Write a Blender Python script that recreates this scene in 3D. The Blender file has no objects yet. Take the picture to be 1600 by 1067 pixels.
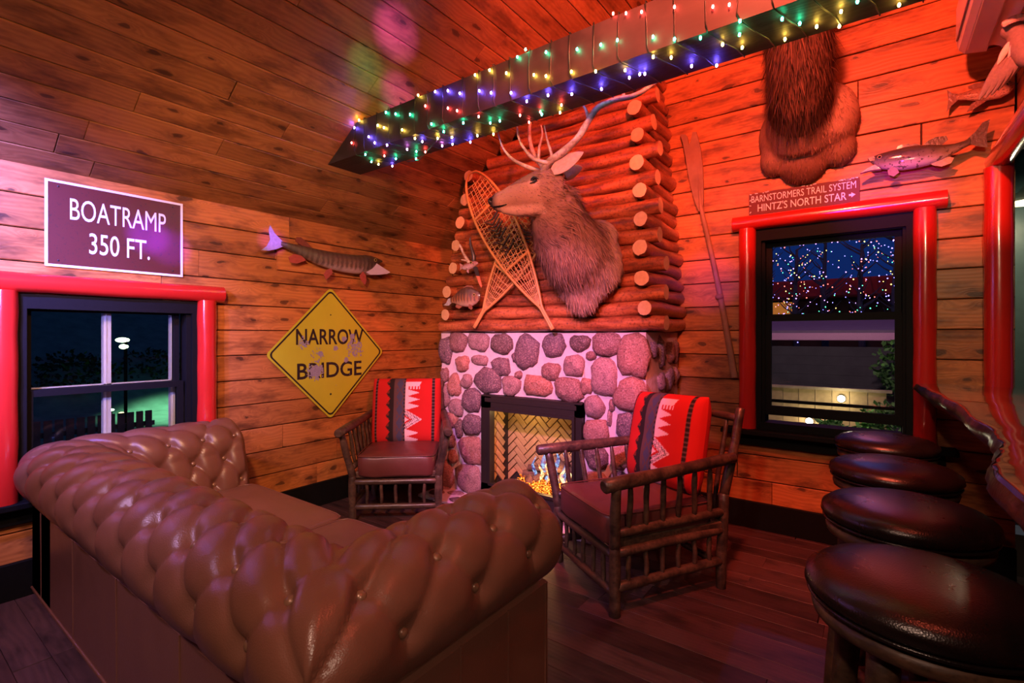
import bpy, math, random
import numpy as np
from mathutils import Vector, Matrix, noise
random.seed(7)
C = bpy.context.scene.collection
PI = math.pi
XL, YB = -3.564, 3.805            # left wall plane, back wall plane
EAVE, SL = 2.24, 0.66             # eave height and roof pitch
RX = 0.2                          # ridge
# ------------------------------------------------------------------ camera, world, lights, exposure
cam = bpy.data.cameras.new('camera'); camo = bpy.data.objects.new('camera', cam); C.objects.link(camo)
cam.sensor_width = 36; cam.lens = 36*772/1600; cam.clip_start = .02
camo.location = (0, 0, 1.35)
camo.rotation_euler = (PI/2, 0, math.atan2(.592, .806))
cam.shift_y = -(533.5-524)/1600*1.0
bpy.context.scene.camera = camo
sc = bpy.context.scene
sc.view_settings.view_transform = 'Standard'; sc.view_settings.look = 'None'
sc.view_settings.gamma = 1; sc.view_settings.use_curve_mapping = False
sc.view_settings.exposure = 0.0
w = bpy.data.worlds.new('night_sky'); sc.world = w; w.use_nodes = True
bg = w.node_tree.nodes['Background']; bg.inputs[0].default_value = (.012, .05, .32, 1); bg.inputs[1].default_value = .42

def light(kind, name, loc, col, power, size=.1, aim=None, spot=None, blend=.5):
    l = bpy.data.lights.new(name, kind); l.color = col; l.energy = power
    if kind == 'AREA': l.shape = 'DISK'; l.size = size
    else: l.shadow_soft_size = size
    if kind == 'SPOT': l.spot_size = math.radians(spot); l.spot_blend = blend
    o = bpy.data.objects.new(name, l); C.objects.link(o); o.location = loc
    if aim: o.rotation_euler = (Vector(aim)-Vector(loc)).to_track_quat('-Z', 'Y').to_euler()
    return o
RED = (1, .12, .06)
light('SPOT', 'red_flood_lamp', (-.25, 1.35, 3.35), RED, 560, .06, (-.7, 3.9, 2.5), 128, .6)
light('SPOT', 'red_mount_lamp', (-.35, .55, 2.45), (1, .20, .14), 400, .05, (-1.75, 3.0, 2.1), 52, .7)
light('POINT', 'red_ceiling_lamp', (.15, .9, 3.3), RED, 40, .08)
light('SPOT', 'violet_lamp', (-2.35, -.35, 2.55), (.18, .17, 1), 1500, .06, (-3.6, .30, 1.78), 66, 1)
light('SPOT', 'violet_low_fill', (-2.0, -.3, 1.75), (.42, .32, 1), 220, .05, (-3.7, .95, 1.15), 46, .9)  # extra spot added to tint the storm window frame and sofa top violet
light('SPOT', 'lavender_lamp', (-1.9, -.5, 2.3), (.80, .50, 1), 90, .05, (-3.0, 1.6, .4), 95, .8)
light('SPOT', 'pink_hearth_lamp', (-.9, .4, 2.45), (1, .34, .95), 430, .05, (-2.1, 3.15, .75), 42, .7)
light('SPOT', 'warm_wall_lamp', (-1.3, .2, 2.4), (1, .50, .24), 230, .08, (-3.56, 2.2, 1.1), 84, .9)
light('SPOT', 'warm_ceiling_fill', (-1.6, -.6, 1.9), (1, .66, .38), 42, .15, (-2.6, 1.6, 2.9), 100, .9)  # added spot standing for dim warm ambient on the left ceiling
light('SPOT', 'warm_room_fill', (-.4, -1.0, 2.9), (1, .58, .42), 150, .08, (-1.8, 1.4, .4), 100, .9)  # ambient fill added behind the camera, not a fixture of the room
light('SPOT', 'sofa_arm_fill', (1.0, -.4, 2.1), (1, .68, .50), 75, .06, (-1.0, 1.1, .45), 60, .9)  # fill added to brighten the outer side of the near sofa arm
light('SPOT', 'bar_lamp', (.35, .9, 2.3), (1, .74, .45), 75, .05, (.42, 3.8, 1.45), 50, .8)
PJ = (-.6, .3, 2.4)
for loc, aim, colr, p, a in [(PJ, (-2.477, 1.883, 2.958), (.1, 1, .45), 340, 6), (PJ, (-2.244, 1.912, 3.111), (.42, .08, 1), 1300, 7),
                             (PJ, (-2.521, 2.17, 2.928), (.42, .08, 1), 1300, 5.5), (PJ, (-3.55, 1.11, 1.955), (.14, .02, 1), 4500, 5), (PJ, (-3.55, 1.22, 1.90), (.14, .02, 1), 2600, 5),
                             (PJ, (-3.45, 1.82, 2.05), (.35, .1, 1), 1200, 4), ((-.2, .4, 1.9), (.05, 3.8, 2.2), (.5, .05, 1), 420, 12),
                             ((-.2, .4, 1.9), (-1.0, 3.8, 1.75), (.5, .05, 1), 300, 9)]:
    light('SPOT', 'party_projector_beam', loc, colr, p, .01, aim, a, 1)

# ------------------------------------------------------------------ node helpers
class NT:
    def __init__(s, name, rough=.5, spec=.5):
        s.m = bpy.data.materials.new(name); s.m.use_nodes = True; s.t = s.m.node_tree; s.b = s.t.nodes['Principled BSDF']
        s.b.inputs['Roughness'].default_value = rough; s.b.inputs['Specular IOR Level'].default_value = spec
    def n(s, t, **k):
        x = s.t.nodes.new(t)
        for a, v in k.items(): setattr(x, a, v)
        return x
    def put(s, sock, v):
        if hasattr(v, 'is_output'): s.t.links.new(v, sock)
        elif v is not None: sock.default_value = v
    def math(s, op, a, b=None, c=None):
        x = s.n('ShaderNodeMath', operation=op)
        for i, v in enumerate((a, b, c)): s.put(x.inputs[i], v) if v is not None else None
        return x.outputs[0]
    def vmath(s, op, a, b):
        x = s.n('ShaderNodeVectorMath', operation=op); s.put(x.inputs[0], a); s.put(x.inputs[1], b); return x.outputs[0]
    def obj(s): return s.n('ShaderNodeTexCoord').outputs['Object']
    def rnd(s): return s.n('ShaderNodeObjectInfo').outputs['Random']
    def noise(s, v, scale, detail=3, rough=.55, dist=0):
        x = s.n('ShaderNodeTexNoise'); s.put(x.inputs['Vector'], v); x.inputs['Scale'].default_value = scale
        x.inputs['Detail'].default_value = detail; x.inputs['Roughness'].default_value = rough; x.inputs['Distortion'].default_value = dist
        return x.outputs[0]
    def ramp(s, f, *stops, ease='LINEAR'):
        x = s.n('ShaderNodeValToRGB'); s.put(x.inputs[0], f); r = x.color_ramp; r.interpolation = ease
        r.elements[0].position, r.elements[0].color = stops[0][0], (*stops[0][1], 1)
        r.elements[1].position, r.elements[1].color = stops[-1][0], (*stops[-1][1], 1)
        for p, c in stops[1:-1]: e = r.elements.new(p); e.color = (*c, 1)
        return x.outputs[0]
    def mix(s, f, a, b, mode='MIX'):
        x = s.n('ShaderNodeMix', data_type='RGBA', blend_type=mode); s.put(x.inputs[0], f)
        s.put(x.inputs[6], (*a, 1) if isinstance(a, tuple) else a); s.put(x.inputs[7], (*b, 1) if isinstance(b, tuple) else b)
        return x.outputs[2]
    def col(s, v): s.put(s.b.inputs['Base Color'], (*v, 1) if isinstance(v, tuple) else v); return s
    def bump(s, h, st=.3, d=.01):
        x = s.n('ShaderNodeBump'); x.inputs['Strength'].default_value = st; x.inputs['Distance'].default_value = d
        s.put(x.inputs['Height'], h); s.t.links.new(x.outputs[0], s.b.inputs['Normal']); return s

def plain(name, c, rough=.5, spec=.5, metal=0, var=.12, bump=.1, scale=40, coat=0):
    m = NT(name, rough, spec); v = m.obj(); f = m.noise(v, scale, 4)
    m.col(m.mix(f, tuple(x*(1-var) for x in c), tuple(min(1, x*(1+var)) for x in c)))
    if bump: m.bump(f, bump, .004)
    m.b.inputs['Metallic'].default_value = metal
    if coat: m.b.inputs['Coat Weight'].default_value = coat; m.b.inputs['Coat Roughness'].default_value = .08
    return m.m
def emit(name, c, st):
    m = NT(name); m.col((0.0, 0.0, 0.0)); m.b.inputs['Emission Color'].default_value = (*c, 1); m.b.inputs['Emission Strength'].default_value = st
    v = m.obj(); return m.m

def wood(name, light_c, dark_c, knot_c, rough=.42, knots=1.0, vary=.35, stain=.6, kx=3.0, ky=7.5):
    """pine board: long axis = local X, width = local Y"""
    m = NT(name, rough, .4); r = m.rnd()
    off = m.n('ShaderNodeCombineXYZ'); m.put(off.inputs[0], m.math('MULTIPLY', r, 71.3)); m.put(off.inputs[1], m.math('MULTIPLY', r, 37.7))
    p = m.vmath('ADD', m.obj(), off.outputs[0])
    ks = m.vmath('MULTIPLY', p, (kx, ky, 0.01))
    wn = m.n('ShaderNodeTexNoise'); m.put(wn.inputs['Vector'], m.vmath('MULTIPLY', p, (8, 20, 8))); wn.inputs['Scale'].default_value = 1; wn.inputs['Detail'].default_value = 3
    ks = m.vmath('ADD', ks, m.vmath('MULTIPLY', wn.outputs['Color'], (.34, .34, 0)))
    vo = m.n('ShaderNodeTexVoronoi'); vo.voronoi_dimensions = '2D'; m.put(vo.inputs['Vector'], ks); vo.inputs['Scale'].default_value = 1
    d = vo.outputs['Distance']
    near = m.math('POWER', m.math('MAXIMUM', m.math('SUBTRACT', 1, m.math('MULTIPLY', d, 1.9)), 0), 3)
    sep = m.n('ShaderNodeSeparateXYZ'); m.put(sep.inputs[0], p)
    lowf = m.noise(m.vmath('MULTIPLY', p, (1.6, 6, 3)), 1, 2)
    rings = m.math('ADD', m.math('ADD', m.math('MULTIPLY', sep.outputs[1], 240), m.math('MULTIPLY', lowf, 26)), m.math('MULTIPLY', near, 26*knots))
    g = m.math('MULTIPLY_ADD', m.math('SINE', rings), .5, .5)
    fine = m.noise(m.vmath('MULTIPLY', p, (4, 160, 60)), 1, 3)
    blot = m.noise(m.vmath('MULTIPLY', p, (3.0, 9, 3)), 1, 4, .65)
    c = m.mix(m.math('MULTIPLY', g, .38), light_c, dark_c)
    c = m.mix(m.math('MULTIPLY', fine, .35), c, dark_c)
    c = m.mix(m.math('MULTIPLY', m.ramp(blot, (.47, (0, 0, 0)), (.66, (1, 1, 1))), stain), c, m.mix(.6, dark_c, knot_c))
    vs_ = m.n('ShaderNodeSeparateColor'); m.put(vs_.inputs[0], vo.outputs['Color'])
    dk_ = m.math('DIVIDE', d, m.math('MULTIPLY_ADD', vs_.outputs[1], .9, .35))
    kn = m.ramp(dk_, (.0, (1, 1, 1)), (.085, (.9, .9, .9)), (.11, (.32, .32, .32)), (.34, (0, 0, 0)))
    sm = m.math('GREATER_THAN', vs_.outputs[0], .45)
    c = m.mix(m.math('MULTIPLY', m.math('MULTIPLY', kn, sm), .85*knots), c, knot_c)
    br = m.math('MULTIPLY_ADD', r, vary, 1-vary/2)
    cc = m.n('ShaderNodeVectorMath', operation='SCALE'); m.put(cc.inputs[0], c); m.put(cc.inputs[3], br)
    m.col(cc.outputs[0]); m.bump(m.math('ADD', g, m.math('MULTIPLY', fine, .8)), .12, .003)
    return m.m

M = {}
M['pine'] = wood('stained_pine', (.56, .195, .050), (.27, .075, .020), (.035, .013, .006), .42, 1, .4, .85)
M['ceil'] = wood('ceiling_pine', (.40, .160, .050), (.19, .062, .018), (.030, .012, .006), .42, 1, .4, .8)
M['floor'] = wood('dark_floorboard', (.090, .042, .042), (.042, .022, .026), (.012, .008, .009), .45, .3, .9, .9, 1.2, 5)
M['beam'] = wood('dark_beam', (.045, .034, .032), (.014, .011, .011), (.006, .005, .005), .6, .8, .1, .6, 2, 6)
M['back'] = plain('dark_backing', (.035, .015, .008), .8)
M['red'] = plain('glossy_red_paint', (.52, .018, .012), .22, .6, 0, .10, .25, 9, .6)
M['black'] = plain('black_paint', (.005, .0045, .0045), .65, .12, 0, .3, .25, 60)
M['white'] = plain('white_paint', (.80, .76, .86), .5)
M['mortar'] = plain('pale_mortar', (.56, .46, .50), .85, .2, 0, .14, .9, 28)
M['metal'] = plain('black_firebox_metal', (.022, .019, .018), .45, .5, .3, .1, .05, 80)
def stone_mat():
    m = NT('fieldstone', .62, .35); r = m.rnd(); v = m.vmath('ADD', m.obj(), m.vmath('MULTIPLY', m.n('ShaderNodeCombineXYZ').outputs[0], (1, 1, 1)))
    base = m.ramp(r, (0, (.20, .09, .09)), (.2, (.32, .14, .12)), (.4, (.12, .07, .10)), (.55, (.28, .16, .17)), (.7, (.10, .055, .06)), (.85, (.36, .15, .11)), (1, (.16, .10, .15)), ease='CONSTANT')
    sp = m.noise(v, 95, 3, .7); bl = m.noise(v, 16, 3)
    c = m.mix(m.ramp(sp, (.50, (0, 0, 0)), (.66, (.6, .6, .6))), base, (.50, .36, .33))
    c = m.mix(m.ramp(sp, (.34, (.8, .8, .8)), (.46, (0, 0, 0))), c, (.06, .045, .045))
    c = m.mix(m.math('MULTIPLY', bl, .35), c, (.09, .06, .06))
    m.col(c); m.bump(m.math('ADD', sp, bl), .6, .006); return m.m
M['stone'] = stone_mat()
def log_mat(name, a, b, c3, rough=.4):
    m = NT(name, rough, .5); v = m.obj(); r = m.rnd()
    off = m.n('ShaderNodeCombineXYZ'); m.put(off.inputs[0], m.math('MULTIPLY', r, 50))
    p = m.vmath('ADD', v, off.outputs[0]); n1 = m.noise(m.vmath('MULTIPLY', p, (2.5, 14, 14)), 1, 4, .65); n2 = m.noise(p, 60, 3)
    c = m.ramp(n1, (.32, c3), (.47, b), (.62, a)); c = m.mix(m.ramp(n2, (.5, (0, 0, 0)), (.72, (.75, .75, .75))), c, c3)
    m.col(c); m.bump(n1, .5, .01); return m.m
M['log'] = log_mat('peeled_log', (.46, .135, .045), (.26, .065, .022), (.06, .018, .010), .3)
M['chairlog'] = log_mat('dark_hickory_pole', (.095, .052, .034), (.055, .030, .021), (.022, .014, .011), .38)
M['stoollog'] = log_mat('brown_stool_log', (.12, .065, .035), (.07, .04, .024), (.03, .018, .012), .45)
def logend():
    m = NT('sawn_log_end', .7, .2); v = m.obj(); n1 = m.noise(v, 40, 3)
    wv = m.n('ShaderNodeTexNoise'); wv.inputs['Scale'].default_value = 110
    m.col(m.mix(n1, (.66, .40, .22), (.46, .25, .12))); m.bump(n1, .3, .003); return m.m
M['logend'] = logend()
def leather(name, a, b, rough=.28):
    m = NT(name, rough, .5); v = m.obj(); n1 = m.noise(v, 7, 4); n2 = m.n('ShaderNodeTexVoronoi'); m.put(n2.inputs['Vector'], v); n2.inputs['Scale'].default_value = 260
    m.col(m.mix(n1, a, b)); m.bump(m.math('ADD', n2.outputs['Distance'], m.math('MULTIPLY', n1, 1.2)), .22, .0015)
    m.put(m.b.inputs['Roughness'], m.math('MULTIPLY_ADD', n1, .22, rough-.08)); return m.m
M['sofa'] = leather('brown_leather', (.125, .048, .031), (.175, .072, .046), .30)
M['cush'] = leather('cushion_leather', (.135, .052, .032), (.180, .072, .044), .45)
M['seatleather'] = leather('oxblood_leather', (.085, .022, .020), (.125, .034, .028), .36)
M['stoolleather'] = leather('black_leather', (.007, .0045, .0045), (.012, .007, .006), .25)
M['brass'] = plain('leather_button', (.20, .10, .06), .28, .6, .2)
# ------------------------------------------------------------------ mesh builder
class MB:
    def __init__(s): s.v = []; s.f = []; s.mi = []; s.sm = []; s.col = None
    def add(s, vs, fs, mi=0, smooth=True, T=None):
        o = len(s.v)
        s.v += [tuple(T @ Vector(p)) for p in vs] if T is not None else [tuple(p) for p in vs]
        for q in fs: s.f.append(tuple(i+o for i in q)); s.mi.append(mi); s.sm.append(smooth)
        return s
    def box(s, c, d, mi=0, R=None, bev=0):
        x, y, z = [a/2 for a in d]; T = Matrix.Translation(c) @ (R.to_4x4() if R is not None else Matrix())
        if not bev:
            vs = [(i*x, j*y, k*z) for i in (-1, 1) for j in (-1, 1) for k in (-1, 1)]
            s.add(vs, [(0, 1, 3, 2), (4, 6, 7, 5), (0, 4, 5, 1), (2, 3, 7, 6), (0, 2, 6, 4), (1, 5, 7, 3)], mi, False, T)
        else:
            vs = []; b = bev
            for k, (ax, ay) in ((-z, (x-b, y-b)), (-z+b, (x, y)), (z-b, (x, y)), (z, (x-b, y-b))):
                vs += [(-ax, -ay, k), (ax, -ay, k), (ax, ay, k), (-ax, ay, k)]
            fs = [(3, 2, 1, 0), (12, 13, 14, 15)]
            for r in range(3):
                for i in range(4): fs.append((r*4+i, r*4+(i+1) % 4, r*4+4+(i+1) % 4, r*4+4+i))
            s.add(vs, fs, mi, False, T)
        return s
    def rings(s, rs, mi=0, cap=True, capmi=None, closed=False, smooth=True):
        n = len(rs[0]); vs = [p for r in rs for p in r]; fs = []
        m = len(rs)
        for i in range(m if closed else m-1):
            for j in range(n):
                a, b = i*n+j, i*n+(j+1) % n; c, d = ((i+1) % m)*n+(j+1) % n, ((i+1) % m)*n+j
                fs.append((a, b, c, d))
        s.add(vs, fs, mi, smooth)
        if cap and not closed:
            cm = mi if capmi is None else capmi
            s.add(rs[0], [tuple(range(n))[::-1]], cm, False); s.add(rs[-1], [tuple(range(n))], cm, False)
        return s
    def tube(s, pts, rad, n=8, mi=0, capmi=None, rough=0, flat=1, closed=False, seed=0):
        pts = [Vector(p) for p in pts]; m = len(pts)
        if not hasattr(rad, '__len__'): rad = [rad]*m
        t0 = (pts[1]-pts[0]).normalized(); up = Vector((0, 0, 1)) if abs(t0.z) < .9 else Vector((0, 1, 0))
        u = t0.cross(up).normalized(); rs = []
        for i in range(m):
            if closed: t = pts[(i+1) % m]-pts[i-1]
            else: t = pts[min(i+1, m-1)]-pts[max(i-1, 0)]
            t = t.normalized() if t.length > 1e-9 else t0
            u = (u-t*u.dot(t)).normalized(); v = t.cross(u)
            r = []
            for j in range(n):
                a = 2*PI*j/n; k = rad[i]
                if rough: k *= 1+rough*noise.noise(Vector((pts[i]+u*math.cos(a)*.5+v*math.sin(a)*.5)*6)+Vector((seed, seed, 0)))
                r.append(tuple(pts[i]+u*math.cos(a)*k+v*math.sin(a)*k*flat))
            rs.append(r)
        return s.rings(rs, mi, True, capmi, closed)
    def lathe(s, prof, c=(0, 0, 0), n=32, mi=0, sx=1):
        rs = [[(c[0]+r*math.cos(2*PI*j/n)*sx, c[1]+r*math.sin(2*PI*j/n), c[2]+z) for j in range(n)] for r, z in prof]
        return s.rings(rs, mi)
    def ball(s, c, r, n=12, mi=0, T=None):
        if not hasattr(r, '__len__'): r = (r, r, r)
        k = n//2; vs = [(0, 0, r[2])]; fs = []
        for i in range(1, k):
            a = PI*i/k
            vs += [(r[0]*math.sin(a)*math.cos(2*PI*j/n), r[1]*math.sin(a)*math.sin(2*PI*j/n), r[2]*math.cos(a)) for j in range(n)]
        vs.append((0, 0, -r[2])); L = len(vs)-1
        for j in range(n): fs.append((0, 1+j, 1+(j+1) % n)); fs.append((L, L-n+(j+1) % n, L-n+j))
        for i in range(k-2):
            for j in range(n): fs.append((1+i*n+j, 1+(i+1)*n+j, 1+(i+1)*n+(j+1) % n, 1+i*n+(j+1) % n))
        return s.add(vs, fs, mi, True, Matrix.Translation(c) @ (T.to_4x4() if T is not None else Matrix()))
    def prism(s, poly, d, T=None, mi=0, smooth=False):
        n = len(poly); vs = [(x, y, -d/2) for x, y in poly]+[(x, y, d/2) for x, y in poly]
        fs = [tuple(range(n))[::-1], tuple(range(n, 2*n))]+[(i, (i+1) % n, n+(i+1) % n, n+i) for i in range(n)]
        return s.add(vs, fs, mi, smooth, T)
    def mesh(s, name, mats):
        me = bpy.data.meshes.new(name); me.from_pydata(s.v, [], s.f)
        if not isinstance(mats, (list, tuple)): mats = [mats]
        for m in mats: me.materials.append(m)
        me.polygons.foreach_set('material_index', s.mi); me.polygons.foreach_set('use_smooth', s.sm); me.update(); return me
    def build(s, name, mats, parent=None, T=None):
        return link(name, s.mesh(name, mats), parent, T)
def link(name, me, parent=None, T=None):
    o = bpy.data.objects.new(name, me); C.objects.link(o)
    if parent: o.parent = parent
    if T is not None: o.matrix_local = T
    return o
def tag(o, label, cat, group=None, kind=None):
    if label: o['label'] = label
    if cat: o['category'] = cat
    if group: o['group'] = group
    if kind: o['kind'] = kind
    return o
def thing(name, label, cat, loc=(0, 0, 0), rz=0, group=None):
    o = bpy.data.objects.new(name, None); C.objects.link(o); o.location = loc; o.rotation_euler = (0, 0, rz)
    o.empty_display_size = .1
    return tag(o, label, cat, group)
def struct(o): o['kind'] = 'structure'; return o
def frame(o, x, y, z):
    """matrix with axes x,y,z at origin o"""
    m = Matrix.Identity(4)
    for i, a in enumerate((x, y, z)):
        for r in range(3): m[r][i] = a[r]
    for r in range(3): m[r][3] = o[r]
    return m
def rel(p, root):
    """world matrix/point -> root local"""
    return root.matrix_basis.inverted() @ p
FW = lambda o: frame(o, (0, 1, 0), (0, 0, 1), (1, 0, 0))      # left wall: x along the wall, y up, z into the room
FB = lambda o: frame(o, (1, 0, 0), (0, 0, 1), (0, -1, 0))     # back wall
def copytree(o, parent=None):
    c = o.copy(); C.objects.link(c); c.parent = parent
    for ch in list(o.children): copytree(ch, c)
    return c

# ------------------------------------------------------------------ boards
PC = {}
def plank_mesh(L, W, T, mat, bev=.004):
    k = (round(L, 2), round(W, 3), T, mat.name)
    if k not in PC:
        x, y = k[0]/2, k[1]/2; b = bev; vs = []
        for z, ax, ay in ((-T, x, y), (-b, x, y), (0, x-b*.5, y-b)): vs += [(-ax, -ay, z), (ax, -ay, z), (ax, ay, z), (-ax, ay, z)]
        fs = [(3, 2, 1, 0), (8, 9, 10, 11)]
        for r in range(2):
            for i in range(4): fs.append((r*4+i, r*4+(i+1) % 4, r*4+4+(i+1) % 4, r*4+4+i))
        m = MB(); m.add(vs, fs, 0, False); PC[k] = m.mesh('plank', mat)
    return PC[k]
def rows(parent, mat, u0, u1, bounds, F, holes=(), T=.016, gap=.006, lens=(1.6, 3.4), joints=None, gapv=.006, proud=.0015, bev=.004):
    """lay boards: u along, rows between successive bounds; F maps (u, v) to a matrix"""
    for i in range(len(bounds)-1):
        v0, v1 = bounds[i], bounds[i+1]
        iv = [(u0, u1)]
        for (h0, h1, g0, g1) in holes:
            if v0 < g1-.01 and v1 > g0+.01:
                nv = []
                for a, b in iv:
                    if h0 > a: nv.append((a, min(b, h0)))
                    if h1 < b: nv.append((max(a, h1), b))
                    if h0 >= b or h1 <= a: nv = nv+[(a, b)] if (a, b) not in nv else nv
                iv = nv
        for a, b in iv:
            cuts = [a]; x = a+random.uniform(.4, lens[1])
            while x < b-.35: cuts.append(x); x += random.uniform(*lens)
            cuts.append(b)
            for p, q in zip(cuts[:-1], cuts[1:]):
                me = plank_mesh(q-p-.003, v1-v0-gapv, T, mat, bev)
                Tm = F((p+q)/2, (v0+v1)/2) @ Matrix.Translation((0, 0, random.uniform(-proud, proud)))
                if random.random() < .5: Tm = Tm @ Matrix.Rotation(PI, 4, 'Z')
                o = link('plank', me, parent, Tm)

def slab(name, mat, quads):
    m = MB()
    for c, d in quads: m.box(c, d)
    return struct(m.build(name, mat))

# ------------------------------------------------------------------ room shell
Y0, X1 = -2.4, 3.2                 # wall behind the camera, far wall of the bar side
WL = (.50, 1.42, .51, 1.56)        # window opening in the left wall (y0,y1,z0,z1)
WB = (-.72, .235, .685, 2.085)     # window opening in the back wall (x0,x1,z0,z1)
th = .12
wl = slab('wall_left', M['back'], [((XL-.016-th/2, (Y0+WL[0])/2, EAVE/2), (th, WL[0]-Y0, EAVE)), ((XL-.016-th/2, (WL[1]+YB)/2, EAVE/2), (th, YB-WL[1], EAVE)),
     ((XL-.016-th/2, (WL[0]+WL[1])/2, WL[2]/2), (th, WL[1]-WL[0], WL[2])), ((XL-.016-th/2, (WL[0]+WL[1])/2, (WL[3]+EAVE)/2), (th, WL[1]-WL[0], EAVE-WL[3]))])
grid = [.16+.175*i for i in range(12)]
grid = [2.085-.175*i for i in range(11, -1, -1)]
rows(wl, M['pine'], -1.0, YB, grid+[EAVE+.02], lambda u, v: FW((XL, u, v)), [WL])
# gable wall
HR = EAVE+SL*(RX-XL)
wb = MB()
yb = YB+.016+th/2
for c, d in [((((XL-.1)+WB[0])/2, yb, HR/2), (WB[0]-XL+.1, th, HR)), (((WB[1]+.62)/2, yb, HR/2), (.62-WB[1], th, HR)),
             (((WB[0]+WB[1])/2, yb, WB[2]/2), (WB[1]-WB[0], th, WB[2])), (((WB[0]+WB[1])/2, yb, (WB[3]+HR)/2), (WB[1]-WB[0], th, HR-WB[3]))]: wb.box(c, d)
wb = struct(wb.build('wall_back', M['back']))
gb = grid[:]
while gb[-1] < HR: gb.append(gb[-1]+.175)
for i in range(len(gb)-1):
    z = gb[i]
    left = max(XL, XL+(z-EAVE)/SL) if z > EAVE else XL
    if z > 2.0 and left < RX: rows(wb, M['pine'], left, .62, gb[i:i+2], lambda u, v: FB((u, YB, v)), [])
    elif z <= 2.0: rows(wb, M['pine'], XL, .62, gb[i:i+2], lambda u, v: FB((u, YB, v)), [WB])
# ceiling: two pitches, boards along the ridge
a = math.atan(SL); ca, sa = math.cos(a), math.sin(a)
cm = MB()
LS = (RX-XL)/ca; LR = (X1-RX)/ca
cm.box(((XL+RX)/2-sa*(.0)+(-sa*.05), (Y0+YB)/2, (EAVE+HR)/2+ca*.05+.02), (LS+.1, YB-Y0+.3, .06), R=Matrix.Rotation(-a, 3, 'Y'))
cm.box(((X1+RX)/2+sa*.05, (Y0+YB)/2+.5, HR-SL*(X1-RX)/2+ca*.05), (LR, YB-Y0+1.5, .06), R=Matrix.Rotation(a, 3, 'Y'))
ceil = struct(cm.build('ceiling', M['back']))
pw = .1306
nb = [i*pw-.012 for i in range(int(LS/pw)+1)]
rows(ceil, M['ceil'], -1.2, YB, nb, lambda u, v: frame((XL+ca*v, u, EAVE+sa*v), (0, 1, 0), (ca, 0, sa), (sa, 0, -ca)), lens=(1.5, 3.2), gapv=.004)
for i in range(6):
    o = link('plank', plank_mesh(YB-Y0, .3, .016, M['ceil']), ceil); v = .02+i*.3+.15
    o.matrix_local = frame((RX+ca*v, (Y0+YB)/2, HR-sa*v), (0, 1, 0), (-ca, 0, sa), (-sa, 0, -ca))
# floor
fl = slab('floor', M['back'], [((-.2, .8, -.05), (7.2, 8, .06))])
fb = [-1.2]
for wd in [.15, .12, .17, .13, .16]*9: fb.append(fb[-1]+wd)
FB_ = 1
rows(fl, M['floor'], XL, 2.0, [b for b in fb if b < YB+.15], lambda u, v: frame((u, v, 0), (1, 0, 0), (0, 1, 0), (0, 0, 1)), lens=(.6, 1.9), gapv=.0015, proud=.0004, bev=.0012)
slab('wall_front', M['back'], [((-.2, Y0-.06, 2.4), (7, .12, 4.9))])
slab('wall_right', M['back'], [((X1, .8, 1.6), (.1, 7, 3.3))])
# bar room beyond the opening
far = plain('painted_blue_grey_wall', (.09, .17, .19), .35, .5, 0, .25, .3, 12)
slab('wall_far', far, [((2.0, 5.0, 1.7), (3.4, .08, 3.4)), ((.58, 4.45, 1.7), (.06, 1.1, 3.4))])
# baseboards
bl = MB(); bl.box((XL+.012, (1.46+YB)/2-1.3, .093), (.026, YB-1.46+2.6, .187), bev=.004)
struct(bl.build('baseboard_left', M['black']))
bb = MB(); bb.box(((XL+.62)/2, YB-.012, .093), (.62-XL, .026, .187), bev=.004); struct(bb.build('baseboard_back', M['black']))
# wall above the bar opening (plane x=.62) carried by a red header log
up = MB(); up.box((.68, 1.6, 3.31), (.08, 4.4, 1.9)); up = struct(up.build('wall_right_upper', M['back']))
rows(up, M['pine'], -.6, YB, [2.37+.175*i for i in range(9)], lambda u, v: frame((.625, u, v), (0, -1, 0), (0, 0, 1), (-1, 0, 0)))
def redlog(name, p, q, r, parent=None, kind=True, seed=0):
    p, q = Vector(p), Vector(q); n = 10
    m = MB(); pts = [p.lerp(q, i/n) for i in range(n+1)]
    m.tube(pts, [r*(1+.03*math.sin(i*2.1+seed)) for i in range(n+1)], 20, rough=.05, seed=seed)
    o = m.build(name, M['red'], parent)
    if parent is None: struct(o)
    return o
redlog('trim_1', (.545, YB-.05, 1.068), (.545, YB-.05, 2.27), .060)
redlog('trim_2', (.55, YB+.0, 2.315), (.575, -.4, 2.33), .056, seed=3)

# ------------------------------------------------------------------ windows
def glass():
    m = bpy.data.materials.new('window_glass'); m.use_nodes = True; t = m.node_tree; t.nodes.clear()
    o = t.nodes.new('ShaderNodeOutputMaterial'); mx = t.nodes.new('ShaderNodeMixShader'); tr = t.nodes.new('ShaderNodeBsdfTransparent'); g = t.nodes.new('ShaderNodeBsdfGlossy')
    fr = t.nodes.new('ShaderNodeFresnel'); fr.inputs[0].default_value = 1.35; g.inputs['Roughness'].default_value = .02
    tr.inputs[0].default_value = (.9, .93, .92, 1)
    t.links.new(fr.outputs[0], mx.inputs[0]); t.links.new(tr.outputs[0], mx.inputs[1]); t.links.new(g.outputs[0], mx.inputs[2]); t.links.new(mx.outputs[0], o.inputs[0]); return m
M['glass'] = glass()
def rect(m, F, u0, u1, v0, v1, wd, depth, wmid=0, bot=None, right=None):
    """rectangular sash ring in a wall frame"""
    def bx(a, b, c, d): m.add(*boxvf((a, b), (c, d), (-depth/2, depth/2)), 0, False, F)
    b = bot or wd; r = right or wd
    bx(u0, u1, v1-wd, v1); bx(u0, u1, v0, v0+b); bx(u0, u0+wd, v0+b, v1-wd); bx(u1-r, u1, v0+b, v1-wd)
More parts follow.
